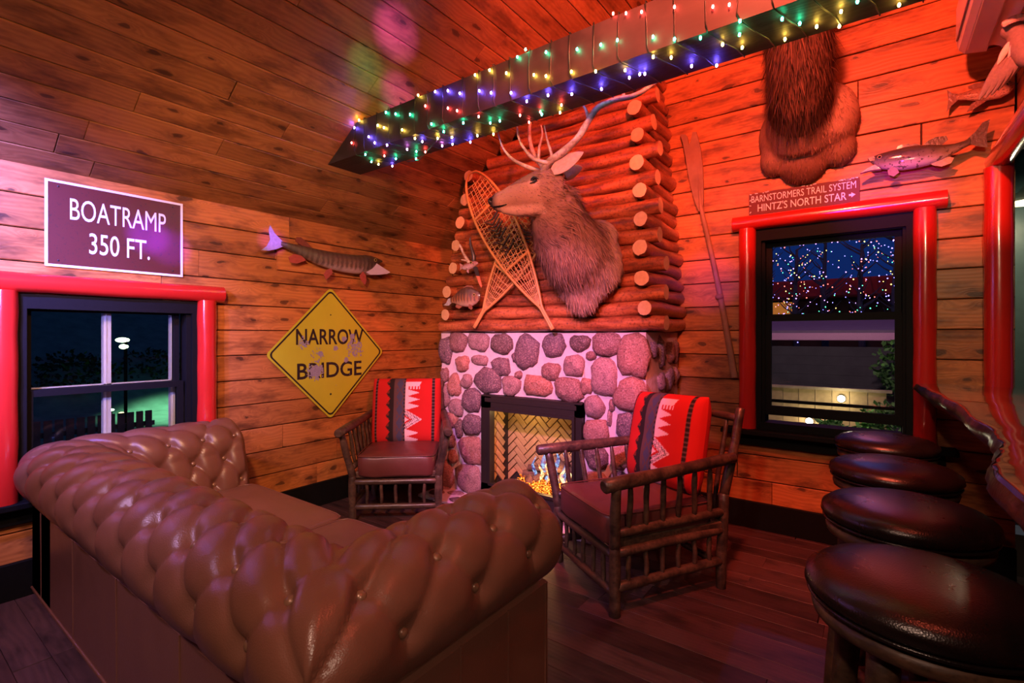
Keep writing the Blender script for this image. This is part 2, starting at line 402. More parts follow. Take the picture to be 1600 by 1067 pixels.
def boxvf(a, b, c):
    vs = [(x, y, z) for x in a for y in b for z in c]
    return vs, [(0, 1, 3, 2), (4, 6, 7, 5), (0, 4, 5, 1), (2, 3, 7, 6), (0, 2, 6, 4), (1, 5, 7, 3)]
def pane(F, u0, u1, v0, v1, par):
    m = MB(); m.add(*boxvf((u0, u1), (v0, v1), (-.002, .002)), 0, False, F); m.build('pane', M['glass'], par)
# left window: frame 0.553..1.363 x .51..1.56
win = bpy.data.objects.new('window_1', None); C.objects.link(win); struct(win)
m = MB(); F = FW((XL-.05, 0, 0)); rect(m, F, WL[0], WL[1], WL[2]-.03, WL[3]+.005, .075, .15); rect(m, F, .56, 1.375, .53, 1.53, .022, .10, right=.055); m.build('window_frame', M['black'], win)
m = MB(); F = FW((XL-.075, 0, 0)); rect(m, F, .575, 1.30, 1.03, 1.51, .03, .035); s = m.build('sash', M['black'], win); pane(F, .6, 1.28, 1.05, 1.5, s)
m = MB(); F = FW((XL-.035, 0, 0)); rect(m, F, .57, 1.31, .54, 1.06, .036, .035); s = m.build('sash', M['black'], win); pane(F, .6, 1.28, .56, 1.04, s)
m = MB(); F = FW((XL-.135, 0, 0))
for u0, u1 in ((.925, .962), (1.272, 1.31), (.585, .60)): m.add(*boxvf((u0, u1), (.5, 1.56), (-.02, .02)), 0, False, F); m.add(*boxvf((u0+.010, u0+.014), (.5, 1.56), (.02, .026)), 0, False, F)
m.add(*boxvf((.585, 1.31), (1.045, 1.064), (-.02, .02)), 0, False, F)
m.build('storm_window_frame', M['white'], win)
m = MB(); m.box((XL+.045, .96, .485), (.10, 1.16, .035), bev=.006); m.box((XL+.015, .96, .425), (.03, 1.10, .09), bev=.004); m.build('window_sill', M['black'], win)
redlog('log_trim', (XL+.03, -.25, 1.622), (XL+.03, 1.525, 1.622), .052, win)
redlog('log_trim', (XL+.03, .487, .50), (XL+.03, .487, 1.578), .056, win, seed=1)
redlog('log_trim', (XL+.03, 1.428, .50), (XL+.03, 1.428, 1.578), .056, win, seed=2)
# back window
win = bpy.data.objects.new('window_2', None); C.objects.link(win); struct(win)
m = MB(); F = FB((0, YB+.05, 0)); rect(m, F, WB[0], WB[1], WB[2]-.02, WB[3]+.005, .085, .15); rect(m, F, -.645, .165, .70, 2.03, .03, .10); m.build('window_frame', M['black'], win)
m = MB(); F = FB((0, YB+.075, 0)); rect(m, F, -.622, .14, 1.455, 2.01, .042, .035); s = m.build('sash', M['black'], win); pane(F, -.6, .12, 1.48, 1.99, s)
m = MB(); F = FB((0, YB+.035, 0)); rect(m, F, -.622, .14, .80, 1.49, .042, .035, bot=.062); s = m.build('sash', M['black'], win); pane(F, -.6, .12, .85, 1.47, s)
m = MB(); F = FB((0, YB+.105, 0)); rect(m, F, -.63, .15, .69, .90, .02, .02, bot=.02); s = m.build('screen_frame', M['black'], win)
m = MB(); m.box((-.25, YB-.055, .685), (1.26, .13, .035), bev=.006); m.box((-.25, YB-.015, .625), (1.16, .03, .09), bev=.004); m.build('window_sill', M['black'], win)
redlog('log_trim', (-.815, YB-.03, 2.137), (.335, YB-.03, 2.137), .052, win)
redlog('log_trim', (-.722, YB-.03, .70), (-.722, YB-.03, 2.095), .055, win, seed=1)
redlog('log_trim', (.236, YB-.03, .70), (.236, YB-.03, 2.095), .055, win, seed=2)

# ------------------------------------------------------------------ ceiling tie beam with its light string
beam = MB()
yb0, yb1, zb0, zb1, xe = 2.03, 2.30, 2.549, 2.762, 1.9
x_b, x_t = XL+(zb0-EAVE)/SL+.0, XL+(zb1-EAVE)/SL
beam.add([(x_b, yb0, zb0), (x_b, yb1, zb0), (x_t, yb1, zb1), (x_t, yb0, zb1), (xe, yb0, zb0), (xe, yb1, zb0), (xe, yb1, zb1), (xe, yb0, zb1)],
         [(0, 1, 2, 3), (4, 7, 6, 5), (0, 4, 5, 1), (3, 2, 6, 7), (0, 3, 7, 4), (1, 5, 6, 2)], 0, False)
bo = beam.build('ceiling_beam', M['beam']); tag(bo, 'dark square timber beam crossing under the plank ceiling, wrapped in coloured lights', 'beam')
st = thing('string_lights', 'multicoloured fairy lights on dark green wire wound around the dark ceiling beam', 'string lights', (0, 2.03, 2.549))
BULBS = [(-2.73,2.02,2.763,'Y'),(-2.78,2.02,2.726,'B'),(-2.81,2.02,2.633,'R'),(-2.54,2.02,2.681,'Y'),(-2.48,2.02,2.652,'Y'),(-2.31,2.02,2.596,'Y'),(-2.63,2.02,2.63,'B'),(-2.57,2.02,2.578,'B'),(-2.45,2.02,2.535,'B'),(-2.69,2.04,2.535,'G'),(-2.77,2.15,2.535,'G'),(-2.77,2.21,2.535,'Y'),(-2.37,2.02,2.708,'G'),(-2.24,2.02,2.671,'G'),(-2.06,2.02,2.568,'G'),(-2.11,2.02,2.686,'R'),(-1.93,2.02,2.624,'R'),(-1.86,2.02,2.591,'R'),(-2.59,2.21,2.535,'G'),(-2.48,2.29,2.535,'G'),(-2.72,2.29,2.535,'B'),(-2.61,2.13,2.535,'R'),(-2.4,2.14,2.535,'P'),(-2.23,2.05,2.535,'Y'),(-2.23,2.11,2.535,'B'),(-2.34,2.24,2.535,'R'),(-2.38,2.2,2.535,'G'),(-2.12,2.13,2.535,'Y'),(-2.02,2.08,2.535,'G'),(-2.18,2.23,2.535,'P'),(-2.04,2.17,2.535,'Y'),(-2.11,2.25,2.535,'B'),(-1.85,2.06,2.535,'G'),(-2.0,2.29,2.535,'B'),(-1.9,2.24,2.535,'Y'),(-1.73,2.05,2.535,'R'),(-1.73,2.15,2.535,'G'),(-1.81,2.28,2.535,'Y'),(-1.67,2.16,2.535,'G'),(-1.54,2.17,2.535,'R'),(-1.42,2.06,2.535,'B'),(-1.55,2.27,2.535,'R'),(-1.43,2.2,2.535,'R'),(-1.44,2.23,2.535,'G'),(-1.3,2.07,2.535,'B'),(-1.3,2.2,2.535,'R'),(-1.35,2.27,2.535,'Y'),(-1.2,2.13,2.535,'B'),(-1.06,2.17,2.535,'B'),(-0.86,2.15,2.535,'B'),(-0.91,2.15,2.535,'B'),(-2.03,2.02,2.746,'B'),(-1.93,2.02,2.722,'B'),(-1.84,2.02,2.681,'B'),(-1.7,2.02,2.654,'B'),(-1.62,2.02,2.62,'B'),(-1.49,2.02,2.582,'B'),(-1.73,2.02,2.748,'Y'),(-1.63,2.02,2.742,'Y'),(-1.52,2.02,2.692,'Y'),(-1.35,2.02,2.63,'Y'),(-1.28,2.02,2.602,'Y'),(-1.14,2.02,2.579,'Y'),(-1.01,2.01,2.535,'Y'),(-0.9,2.08,2.535,'Y'),(-1.45,2.02,2.751,'G'),(-1.4,2.02,2.772,'G'),(-1.28,2.02,2.717,'G'),(-1.11,2.02,2.673,'G'),(-0.99,2.02,2.652,'G'),(-0.91,2.02,2.645,'G'),(-0.75,2.02,2.602,'G'),(-2.17,2.02,2.766,'Y'),(-2.46,2.02,2.742,'G'),(-0.93,2.02,2.769,'R'),(-0.87,2.02,2.747,'R'),(-0.8,2.02,2.726,'R'),(-0.66,2.02,2.56,'G'),(-0.56,2.03,2.535,'G'),(-0.76,2.05,2.535,'Y'),(-0.7,2.1,2.535,'Y'),(-0.5,2.13,2.535,'Y'),(-0.44,2.2,2.535,'Y'),(-0.84,2.16,2.535,'B'),(-0.65,2.22,2.535,'B'),(-0.56,2.28,2.535,'B'),(-0.66,2.02,2.692,'R'),(-0.51,2.02,2.634,'R'),(-0.45,2.02,2.618,'R'),(-0.41,2.01,2.535,'G'),(-0.43,2.1,2.535,'G'),(-0.28,2.09,2.535,'G'),(-0.23,2.16,2.535,'G'),(-0.29,2.24,2.535,'Y'),(-0.18,2.22,2.535,'Y'),(-0.11,2.27,2.535,'Y'),(-0.1,2.17,2.535,'Y'),(-0.05,2.14,2.535,'G'),(0.07,2.25,2.535,'Y')]
EM = {'Y': emit('yellow_led', (1, .62, .08), 130), 'B': emit('blue_led', (.14, .08, 1), 260), 'G': emit('green_led', (.03, 1, .42), 100), 'R': emit('red_led', (1, .06, .05), 110), 'P': emit('pink_led', (.9, .25, 1), 90)}
BM = {k: MB().ball((0, 0, 0), (.005, .005, .008), 8).mesh('bulb', EM[k]) for k in EM}
wire = plain('dark_green_wire', (.008, .018, .014), .4)
random.seed(5)
for i in range(36):   # bulbs on the hidden back and top faces
    BULBS.append((-2.6+i*.075, random.choice((2.315, 2.315, 2.2)), 0, random.choice('YBGR')))
for x, y, z, k in BULBS:
    if z == 0: z = 2.78 if y == 2.2 else random.uniform(2.57, 2.75)
    o = link('bulb', BM[k], st); o.location = (x, y-2.03, z-2.549)
XS = [-2.78, -2.68, -2.56, -2.44, -2.33, -2.205, -2.095, -1.974, -1.826, -1.71, -1.607, -1.502, -1.382, -1.256, -1.15, -1.032, -.906, -.782, -.664, -.541, -.422, -.307, -.194, -.075, .05, .17]
pts = []
for k, x in enumerate(XS):
    nx = XS[k+1] if k+1 < len(XS) else x+.1
    j = lambda: random.uniform(-.006, .006)
    pts += [(x+j(), -.006, .22), (x+j(), -.007, .12), (x+j(), -.006, .03), (x+.01, -.003, -.004), (x+.04, .09, -.006), (x+.075, .18, -.006), (x+.09, .272, -.004), (x+.09, .276, .1), (nx-.02, .275, .215), (nx-.01, .13, .219), (nx, .0, .219)]
MB().tube(pts, .0026, 5).build('wire', wire, st)
MB().tube([(-2.6, .29, .0), (-2.45, .26, -.03), (-2.3, .2, -.012), (-2.1, .1, -.008), (-2.0, -.01, .01)], .003, 5).build('wire', wire, st)

# ------------------------------------------------------------------ stone fireplace
fp = thing('stone_fireplace', 'fieldstone fireplace set in pale mortar below the log chimney', 'fireplace', (-2.15, 3.15, 0))
FR = Matrix.Translation((2.15, -3.15, 0))
XS0, XS1, YF, ZT = -3.085, -1.215, 3.15, 1.372
OX0, OX1, OZ1 = -2.60, -1.672, .872     # firebox opening
def lumpy(m, x0, x1, y0, y1, z0, z1, nx, nz):
    """front-faced block with softly uneven surface"""
    pass
mb = MB()
def block(x0, x1, y0, y1, z0, z1):
    c = .022
    def g(a, b, n): return [a+(b-a)*i/n for i in range(n+1)]
    n = lambda a, b: max(1, int((b-a)/.06))
    def fpt(p):
        v = Vector(p); d = noise.noise(v*7)*.010+noise.noise(v*19)*.005
        q = Vector(p)
        if abs(p[1]-y0) < .001: q.y -= d
        if abs(p[0]-x0) < .001: q.x -= d*.8
        if abs(p[0]-x1) < .001: q.x += d*.8
        return tuple(q)
    for (ax, bx, ay, by, az, bz) in ((x0, x1, y0, y0, z0, z1), (x0, x0, y0, y1, z0, z1), (x1, x1, y0, y1, z0, z1), (x0, x1, y0, y1, z1, z1), (x0, x1, y0, y1, z0, z0), (x0, x1, y1, y1, z0, z1)):
        dims = [(ax, bx), (ay, by), (az, bz)]; fr = [i for i in range(3) if dims[i][0] != dims[i][1]]; fx = [i for i in range(3) if i not in fr][0]
        A, B = g(*dims[fr[0]], n(*dims[fr[0]])), g(*dims[fr[1]], n(*dims[fr[1]])); vs = []
        for aa in A:
            for b_ in B:
                p = [0, 0, 0]; p[fr[0]] = aa; p[fr[1]] = b_; p[fx] = dims[fx][0]; vs.append(fpt(p))
        k = len(B); mb.add(vs, [(i*k+j, i*k+j+1, (i+1)*k+j+1, (i+1)*k+j) for i in range(len(A)-1) for j in range(k-1)])
block(XS0, OX0, YF, YB-.02, .0, ZT); block(OX1, XS1, YF, YB-.02, .0, ZT); block(OX0, OX1, YF, YB-.02, OZ1, ZT)
mb.v = [tuple(FR @ Vector(p)) for p in mb.v]
mb.build('mortar_body', M['mortar'], fp)
def stone(cx, cy, cz, sx, sy, sz, seed, axis='y', n=14, par=fp):
    """rounded cobble, slightly faceted"""
    m = MB(); k = 9; vs = []; rs = []
    for i in range(1, k):
        a_ = PI*i/k; r = []
        for j in range(n):
            b_ = 2*PI*j/n; d = Vector((math.sin(a_)*math.cos(b_), math.cos(a_), math.sin(a_)*math.sin(b_)))
            q = 1+.30*noise.noise(d*1.3+Vector((seed*3.7, seed, 1)))+.10*noise.noise(d*3.5+Vector((seed, 5, seed)))
            e = (abs(d.x)**2.7+abs(d.y)**2.7+abs(d.z)**2.7)**(-1/2.7); q *= e*1.0
            r.append((d.x*q*sx/2, d.y*q*sy/2, d.z*q*sz/2))
        rs.append(r)
    m.rings(rs); o = m.build('stone', M['stone'], par)
    R = {'y': Matrix(), 'x': Matrix.Rotation(PI/2, 4, 'Z'), 'z': Matrix.Rotation(PI/2, 4, 'X')}[axis]
    o.matrix_local = FR @ Matrix.Translation((cx, cy, cz)) @ R @ Matrix.Rotation(random.uniform(-.08, .08), 4, 'Y'); return o
ST = [(-2.883,1.287,0.201,0.167),(-2.651,1.294,0.217,0.153),(-2.409,1.284,0.206,0.16),(-2.171,1.219,0.21,0.284),(-1.928,1.272,0.199,0.19),(-1.704,1.294,0.157,0.124),(-1.488,1.289,0.214,0.162),(-1.299,1.216,0.206,0.297),(-3.022,1.21,0.152,0.224),(-2.831,1.106,0.152,0.14),(-2.639,1.145,0.176,0.085),(-2.419,1.095,0.176,0.147),(-2.554,0.976,0.269,0.209),(-2.925,0.921,0.143,0.203),(-2.784,0.964,0.115,0.121),(-2.317,0.954,0.181,0.154),(-2.074,0.965,0.251,0.163),(-1.954,1.078,0.17,0.13),(-1.75,1.131,0.176,0.155),(-1.615,1.208,0.08,0.065),(-1.514,1.062,0.201,0.255),(-1.807,0.955,0.248,0.172),(-1.651,0.99,0.089,0.116),(-1.32,0.956,0.231,0.225),(-2.729,0.799,0.208,0.188),(-3.039,0.825,0.11,0.197),(-2.897,0.73,0.154,0.158),(-1.591,0.85,0.157,0.158),(-1.458,0.868,0.045,0.084),(-2.718,0.603,0.207,0.18),(-2.974,0.617,0.194,0.142),(-2.873,0.548,0.083,0.158),(-1.577,0.671,0.195,0.179),(-1.472,0.781,0.039,0.113),(-1.348,0.726,0.168,0.2),(-2.734,0.387,0.262,0.24),(-2.973,0.43,0.121,0.107),(-2.937,0.302,0.108,0.123),(-3.01,0.132,0.163,0.231),(-2.752,0.142,0.275,0.248),(-1.568,0.494,0.174,0.164),(-1.392,0.519,0.156,0.159),(-3.039,1.004,0.086,0.126),(-1.576,0.321,0.174,0.15),(-1.393,0.346,0.163,0.152),(-1.268,0.544,0.085,0.149),(-2.279,1.176,0.059,0.08),(-2.243,1.042,0.068,0.063),(-3.039,0.395,0.086,0.108),(-1.56,.13,.18,.2),(-1.36,.14,.17,.19)]
for i, (x, z, sx, sz) in enumerate(ST):
    stone(x, YF+.004, z, sx*1.03, min(.11, .05+.35*min(sx, sz)), sz*1.03, i*1.3+.7)
for i, (y, z, sy, sz) in enumerate([(3.41,1.225,.11,.23),(3.6,1.225,.12,.17),(3.57,1.03,.13,.19),(3.40,1.03,.09,.12),(3.26,1.25,.08,.12),(3.30,.85,.14,.17),(3.5,.80,.13,.16),(3.68,.83,.11,.17),(3.32,.6,.13,.18),(3.55,.57,.16,.17),(3.35,.36,.14,.17),(3.6,.33,.14,.18),(3.3,.13,.13,.16),(3.52,.12,.16,.15),(3.70,1.23,.07,.18),(3.71,1.05,.06,.14)]):
    stone(XS1-.004, y, z, sy, .08, sz, i*2.1+60, 'x')
for i, (y, z) in enumerate([(3.3, 1.2), (3.55, 1.1), (3.3, .9), (3.5, .8), (3.3, .6), (3.55, .5), (3.3, .3), (3.5, .2)]): stone(XS0+.004, y, z, .17, .07, .17, i+90, 'x')
# raised hearth pad with its own cobbles
mb = MB(); mb.box((-2.14, 3.02, .014), (1.88, .31, .028), bev=.006); mb.v = [tuple(FR @ Vector(p)) for p in mb.v]; mb.build('hearth_slab', M['mortar'], fp)
for i, (x, y, sx, sy) in enumerate([(-2.97, 2.98, .14, .12), (-2.837,3.06,.15,.1),(-2.70,2.94,.19,.11),(-2.57,3.09,.22,.075),(-2.46,2.95,.2,.10),(-2.27,3.07,.18,.11),(-2.2,2.93,.17,.09),(-2.0,3.03,.2,.16),(-1.78,3.05,.16,.15),(-1.58,2.98,.18,.13),(-1.37,3.04,.18,.15),(-3.0,3.1,.12,.07)]):
    stone(x, y, .026, sx, .024, sy, i*1.7+120, 'z', 12)
# gas insert
ins = thing('gas_fireplace_insert', 'black metal gas fireplace insert burning in the stone opening', 'fireplace insert', (-2.136, 3.15, 0))
II = Matrix.Translation((2.136, -3.15, 0))
def ib(): return MB()
def fin(m, name, mat, par=ins):
    m.v = [tuple(II @ Vector(p)) for p in m.v]; return m.build(name, mat, par)
x0, x1, z0, z1 = -2.598, -1.675, .045, .868
m = ib(); yy = 3.135
for c, d in [(((x0+x1)/2, yy, z1-.055), (x1-x0, .05, .11)), (((x0+x1)/2, yy, z0+.055), (x1-x0, .05, .11)), ((x0+.05, yy, .46), (.10, .05, .80)), ((x1-.028, yy, .46), (.056, .05, .80))]: m.box(c, d, bev=.005)
m.box(((x0+x1)/2, yy-.022, z1-.04), (x1-x0-.08, .012, .035), bev=.003); m.box(((x0+x1)/2+.02, yy-.022, z0+.06), (x1-x0-.12, .012, .03), bev=.003)
fin(m, 'frame', M['metal'])
m = ib(); rectF = frame((0, 3.10, 0), (1, 0, 0), (0, 0, 1), (0, -1, 0)); rect(m, rectF, x0+.09, x1-.045, z0+.10, z1-.10, .02, .03); fin(m, 'inner_frame', M['metal'])
m = ib(); YK = 3.44
m.box(((x0+x1)/2, YK+.03, .45), (x1-x0, .02, .85)); m.box((x0+.02, 3.33, .45), (.02, .40, .85)); m.box((x1-.02, 3.33, .45), (.02, .40, .85)); m.box(((x0+x1)/2, 3.33, .855), (x1-x0, .40, .02)); m.box(((x0+x1)/2, 3.33, .09), (x1-x0, .40, .02))
fin(m, 'firebox_shell', plain('sooty_metal', (.02, .014, .010), .7))
fb_m = plain('buff_firebrick', (.46, .30, .13), .8, .2, 0, .25, .5, 30)
bw, bL = .052, .156
bk = {}
def brick(T, L=bL):
    k = round(L, 2)
    if k not in bk: bk[k] = MB().box((0, 0, 0), (L-.008, bw-.008, .02), bev=.003).mesh('brick', fb_m)
    o = link('brick', bk[k], ins); o.matrix_local = II @ T
cx0 = (x0+x1)/2
# true herringbone, 3:1 bricks turned 45 degrees
c45 = math.cos(PI/4)
def herring(o_, ux, nrm, u1, v0, v1):
    """wall panel from o_ along ux; bricks lie against the plane facing nrm"""
    for s_i in range(-14, 30):
        for t_i in range(-4, 5):
            for hz in (0, 1):
                gx, gy = (s_i+1.5+t_i*6, s_i+.5) if hz else (s_i-.5+t_i*6, s_i+1.5)
                u, v_ = (gx-gy)*bw*c45+.03, (gx+gy)*bw*c45
                if .055 < u < u1-.055 and v0 < v_ < v1:
                    d_ = (c45, c45) if hz else (-c45, c45)
                    ax = Vector(ux)*d_[0]+Vector((0, 0, d_[1])); ay = Vector(nrm).cross(ax)
                    brick(frame(Vector(o_)+Vector(ux)*u+Vector((0, 0, v_))+Vector(nrm)*.008, ax, ay, Vector(nrm)))
herring((x0-.02, YK+.018, 0), (1, 0, 0), (0, -1, 0), x1-x0+.04, .12, .84)
herring((x0+.032, 3.13, 0), (0, 1, 0), (1, 0, 0), YK-3.11, .14, .80)
fire_log = log_mat('charred_fire_log', (.20, .12, .07), (.09, .05, .03), (.02, .012, .01), .8)
for i, (p, q, r) in enumerate([((-2.34, 3.36, .20), (-1.80, 3.40, .21), .042), ((-2.20, 3.30, .20), (-1.95, 3.42, .34), .03), ((-1.80, 3.30, .22), (-2.08, 3.42, .36), .03), ((-2.28, 3.34, .27), (-1.86, 3.38, .30), .028), ((-2.36, 3.42, .17), (-2.22, 3.26, .20), .03)]):
    p, q = Vector(p), Vector(q); m = ib(); m.tube([p.lerp(q, k/6) for k in range(7)], [r*(1+.15*math.sin(k*2+i)) for k in range(7)], 10, rough=.25, seed=i); fin(m, 'fire_log', fire_log)
def ember_mat():
    m = NT('glowing_embers', .9, .1); v = m.obj(); f = m.noise(v, 70, 3, .7)
    m.col((.03, .012, .006)); m.put(m.b.inputs['Emission Color'], m.ramp(f, (.42, (.25, .02, 0)), (.55, (1, .16, .01)), (.68, (1, .5, .08))))
    m.put(m.b.inputs['Emission Strength'], m.math('MULTIPLY', m.ramp(f, (.40, (0, 0, 0)), (.56, (1, 1, 1))), 4)); return m.m
m = ib(); random.seed(3)
for i in range(900):
    x = random.uniform(-2.36, -1.76); y = random.uniform(3.17, 3.34); z = .125+.05*(y-3.17)/.17+random.uniform(0, .03); r = random.uniform(.006, .013)
    m.ball((x, y, z), (r, r*.8, r*.7), 5)
e = fin(m, 'embers', ember_mat()); e['kind'] = 'stuff'
def flame_mat(name, a, b, st):
    m = NT(name); v = m.obj(); f = m.noise(v, 40, 3, .6)
    t = m.t; em = m.n('ShaderNodeEmission'); em.inputs[1].default_value = st; m.put(em.inputs[0], m.mix(m.ramp(f, (.45, (0, 0, 0)), (.6, (1, 1, 1))), a, b))
    tr = m.n('ShaderNodeBsdfTransparent'); mx = m.n('ShaderNodeMixShader'); m.put(mx.inputs[0], m.ramp(f, (.42, (.1, .1, .1)), (.62, (.8, .8, .8))))
    t.links.new(tr.outputs[0], mx.inputs[1]); t.links.new(em.outputs[0], mx.inputs[2]); t.links.new(mx.outputs[0], t.nodes['Material Output'].inputs[0]); return m.m
fb1, fo1 = flame_mat('blue_flame', (.03, .16, .9), (.5, .75, 1), 1.1), flame_mat('orange_flame', (1, .25, .02), (1, .75, .35), 2.2)
for i, (x, y, h, r, mt) in enumerate([(-2.20, 3.30, .20, .022, fb1), (-2.12, 3.33, .28, .03, fb1), (-2.02, 3.34, .25, .03, fb1), (-1.93, 3.32, .26, .028, fb1), (-2.14, 3.30, .14, .02, fo1), (-2.07, 3.29, .17, .022, fo1), (-2.00, 3.30, .13, .02, fo1), (-1.93, 3.29, .15, .02, fo1), (-1.88, 3.3, .12, .02, fo1)]):
    m = ib(); pts = [(x+.018*math.sin(k*.9+i), y, .18+h*k/8) for k in range(9)]
    m.tube(pts, [r*(math.sin(PI*(k+.8)/9.3)**.8)*(1-.06*k)+.001 for k in range(9)], 8, flat=.5); fin(m, 'flame', mt)
light('POINT', 'fire_glow', (-2.05, 3.26, .30), (1, .5, .15), 2.6, .05)
light('POINT', 'firebox_glow', (-2.30, 3.26, .74), (1, .62, .25), 2.2, .03)  # more fire glow, a second point light high in the firebox

# ------------------------------------------------------------------ log chimney breast
lc = thing('log_chimney', 'stacked peeled log chimney breast with crossed log ends above the fieldstone fireplace', 'chimney', (-2.15, 3.4, 1.38))
LT = Matrix.Translation((2.15, -3.4, -1.38))
zc = 1.43; k = 0
ld = lambda z: (z-1.42)
backing = MB()
def corner(z): return (-3.0+.155*ld(z), -1.17-.088*ld(z), 3.13+.10*ld(z))
rs = []
for z in [1.375+.07*i for i in range(38)]:
    a0, a1, y_ = corner(z); a0 = max(a0+.06, XL+(z+.05-EAVE)/SL); a1 -= .05
    if a0 < a1: rs.append([(a0, y_+.06, z), (a1, y_+.06, z), (a1, YB-.02, z), (a0, YB-.02, z)])
backing.rings(rs, smooth=False); backing.v = [tuple(LT @ Vector(p)) for p in backing.v]; backing.build('chimney_core', M['back'], lc)
random.seed(11)
def lg(p, q, r, name='log'):
    p, q = Vector(p), Vector(q); n = max(3, int((q-p).length/.12)); m = MB(); L = (q-p).length; s = random.uniform(0, 50)
    pts = [Vector((-L/2+L*i/n, .006*math.sin(i*.8+s), .005*math.cos(i*1.1+s))) for i in range(n+1)]
    m.tube(pts, [r*(1+.05*math.sin(i*1.3+s)) for i in range(n+1)], 14, capmi=1, rough=.12, seed=s)
    m.rings  # ends: a slightly domed sawn face
    o = m.build(name, [M['log'], M['logend']], lc)
    x = (q-p).normalized(); zz = Vector((0, 0, 1)); y = zz.cross(x); o.matrix_local = LT @ frame((p+q)/2, x, y, zz); return o
while zc < 3.36:
    l, r_, yf = corner(zc); hz = zc
    # clip the left end where the roof comes down
    lim = XL+(hz+.06-EAVE)/SL if hz > EAVE-.1 else -9
    jr = random.uniform(-.02, .02)
    if max(l, lim) < r_: lg((max(l-.06, lim), yf, hz), (r_+.10+jr, yf, hz), .051)
    z2 = zc+.0975; l2, r2, yf2 = corner(z2); lim2 = XL+(z2+.05-EAVE)/SL if z2 > EAVE-.1 else -9
    for xx in (l2+.03, r2-.01):
        if xx > lim2: lg((xx, yf2-.10+random.uniform(-.015, .015), z2), (xx, YB-.02, z2), .049)
    # infill front log between the crossing ends
    if max(l2, lim2)+.05 < r2: lg((max(l2+.07, lim2), yf2+.012, z2), (r2-.05, yf2+.012, z2), .051)
    zz_ = zc
    lg((r_-.03, yf+.10, zz_), (r_-.03, YB-.02, zz_), .05)
    zc += .195

# ------------------------------------------------------------------ soft shapes
def pad(m, c, sx, sy, h, rnd=.02, crown=.02, n=56, ex=7, mi=0, T=None, wob=0):
    """upholstered pad: superellipse rings, domed top"""
    rs = []
    def ring(ins, z):
        r = []
        for j in range(n):
            a_ = 2*PI*j/n; x, y = math.cos(a_), math.sin(a_); k = (abs(x)**ex+abs(y)**ex)**(-1/ex)
            X_, Y_ = x*k*(sx/2)*ins, y*k*(sy/2)*ins
            zz = z+(wob*noise.noise(Vector((X_*9, Y_*9, c[2]))) if wob else 0)
            p = Vector((X_, Y_, zz)); r.append(tuple((T @ p) if T is not None else p))
        return r
    q = rnd/min(sx, sy)*2
    L = [(1-q, -h/2), (1-q*.3, -h/2+rnd*.3), (1, -h/2+rnd), (1.0, 0), (1, h/2-rnd), (1-q*.3, h/2-rnd*.3), (1-q, h/2)]
    for i in range(1, 9):
        f = i/8; L.append(((1-q)*(1-f)+.001, h/2+crown*(1-(1-f)**2.2)))
    rs = [ring(*l) for l in L]
    o = len(m.v); m.rings(rs, mi, True)
    for i in range(o, len(m.v)): m.v[i] = tuple(Vector(m.v[i])+Vector(c))
    return m

# ------------------------------------------------------------------ chesterfield sofa
sofa = thing('chesterfield_sofa', 'brown leather button-tufted chesterfield sofa with rolled arms, in the foreground under the left window', 'sofa', (-2.15, 1.0, 0))
ST_ = Matrix.Translation((2.15, -1.0, 0))
LX, RXs, BYs, FYs = -3.06, -1.255, .91, 1.48
prof = []
for i in range(9): f = i/8; prof.append((.0+.055*f**2.2, .38+.27*f))
rc, rr = (.225, .645), .170
for i in range(1, 49):
    a_ = PI-math.radians(276)*i/48; prof.append((rc[0]+rr*math.cos(a_), rc[1]+rr*math.sin(a_)))
prof += [(.335, .462), (.330, .455)]
P2 = []; acc = [0]
for i in range(1, len(prof)): acc.append(acc[-1]+math.dist(prof[i], prof[i-1]))
tot = acc[-1]; NV = 92
for i in range(NV+1):
    s_ = tot*i/NV; k = max(j for j in range(len(acc)) if acc[j] <= s_+1e-9); k = min(k, len(acc)-2); f = (s_-acc[k])/(acc[k+1]-acc[k])
    P2.append((prof[k][0]*(1-f)+prof[k+1][0]*f, prof[k][1]*(1-f)+prof[k+1][1]*f, s_))
s_top = acc[8]+rr*PI/2
s0 = s_top+math.radians(82)*rr            # outer button row
RS = .135
def tuft(u, s):
    v = (s-s0)/RS                        # 0 on the outermost row, negative inwards
    if v <= 0:
        a_, b_ = abs(math.sin(PI*(u-v/2))), abs(math.sin(PI*(u+v/2)))
        h = (a_*b_)**.30; e = 1
        if v < -5.4: h = h*max(0, 1-(-5.4-v)/1.5)
    else:
        a_ = abs(math.sin(PI*u)); h = a_**.6; h = h*max(0, 1-v*.75)+max(0, min(1, v*.75))*.0
    A = .028
    d = 0
    jn = round(v); 
    if jn <= 0:
        uc = round(u-jn/2)+jn/2; du = (u-uc)*.215; dv = (v-jn)*RS; d = math.exp(-(du*du+dv*dv)/.0011)*.024
        if min(abs(u), abs(u-10)) < .3: d = 0
    return A*(h-.25)-d, v
def seg_u(seg, t):
    if seg == 0: return -3.75*(1-t)      # left arm: front -> corner
    if seg == 1: return 10*t
    return 10+3.75*t
cols = []; us = []
for seg, n in ((0, 76), (1, 190), (2, 76)):
    for i in range(n+(1 if seg == 2 else 0)):
        t = i/n; cols.append((seg, t)); us.append(seg_u(seg, t))
def pos(seg, t, o):
    if seg == 0: return Vector((LX-o, FYs+(BYs-o-FYs)*t, 0)), Vector((-1, 0, 0))
    if seg == 1: return Vector((LX-o+(RXs-LX+2*o)*t, BYs-o, 0)), Vector((0, -1, 0))
    return Vector((RXs+o, BYs-o+(FYs-BYs+o)*t, 0)), Vector((1, 0, 0))
vs = []
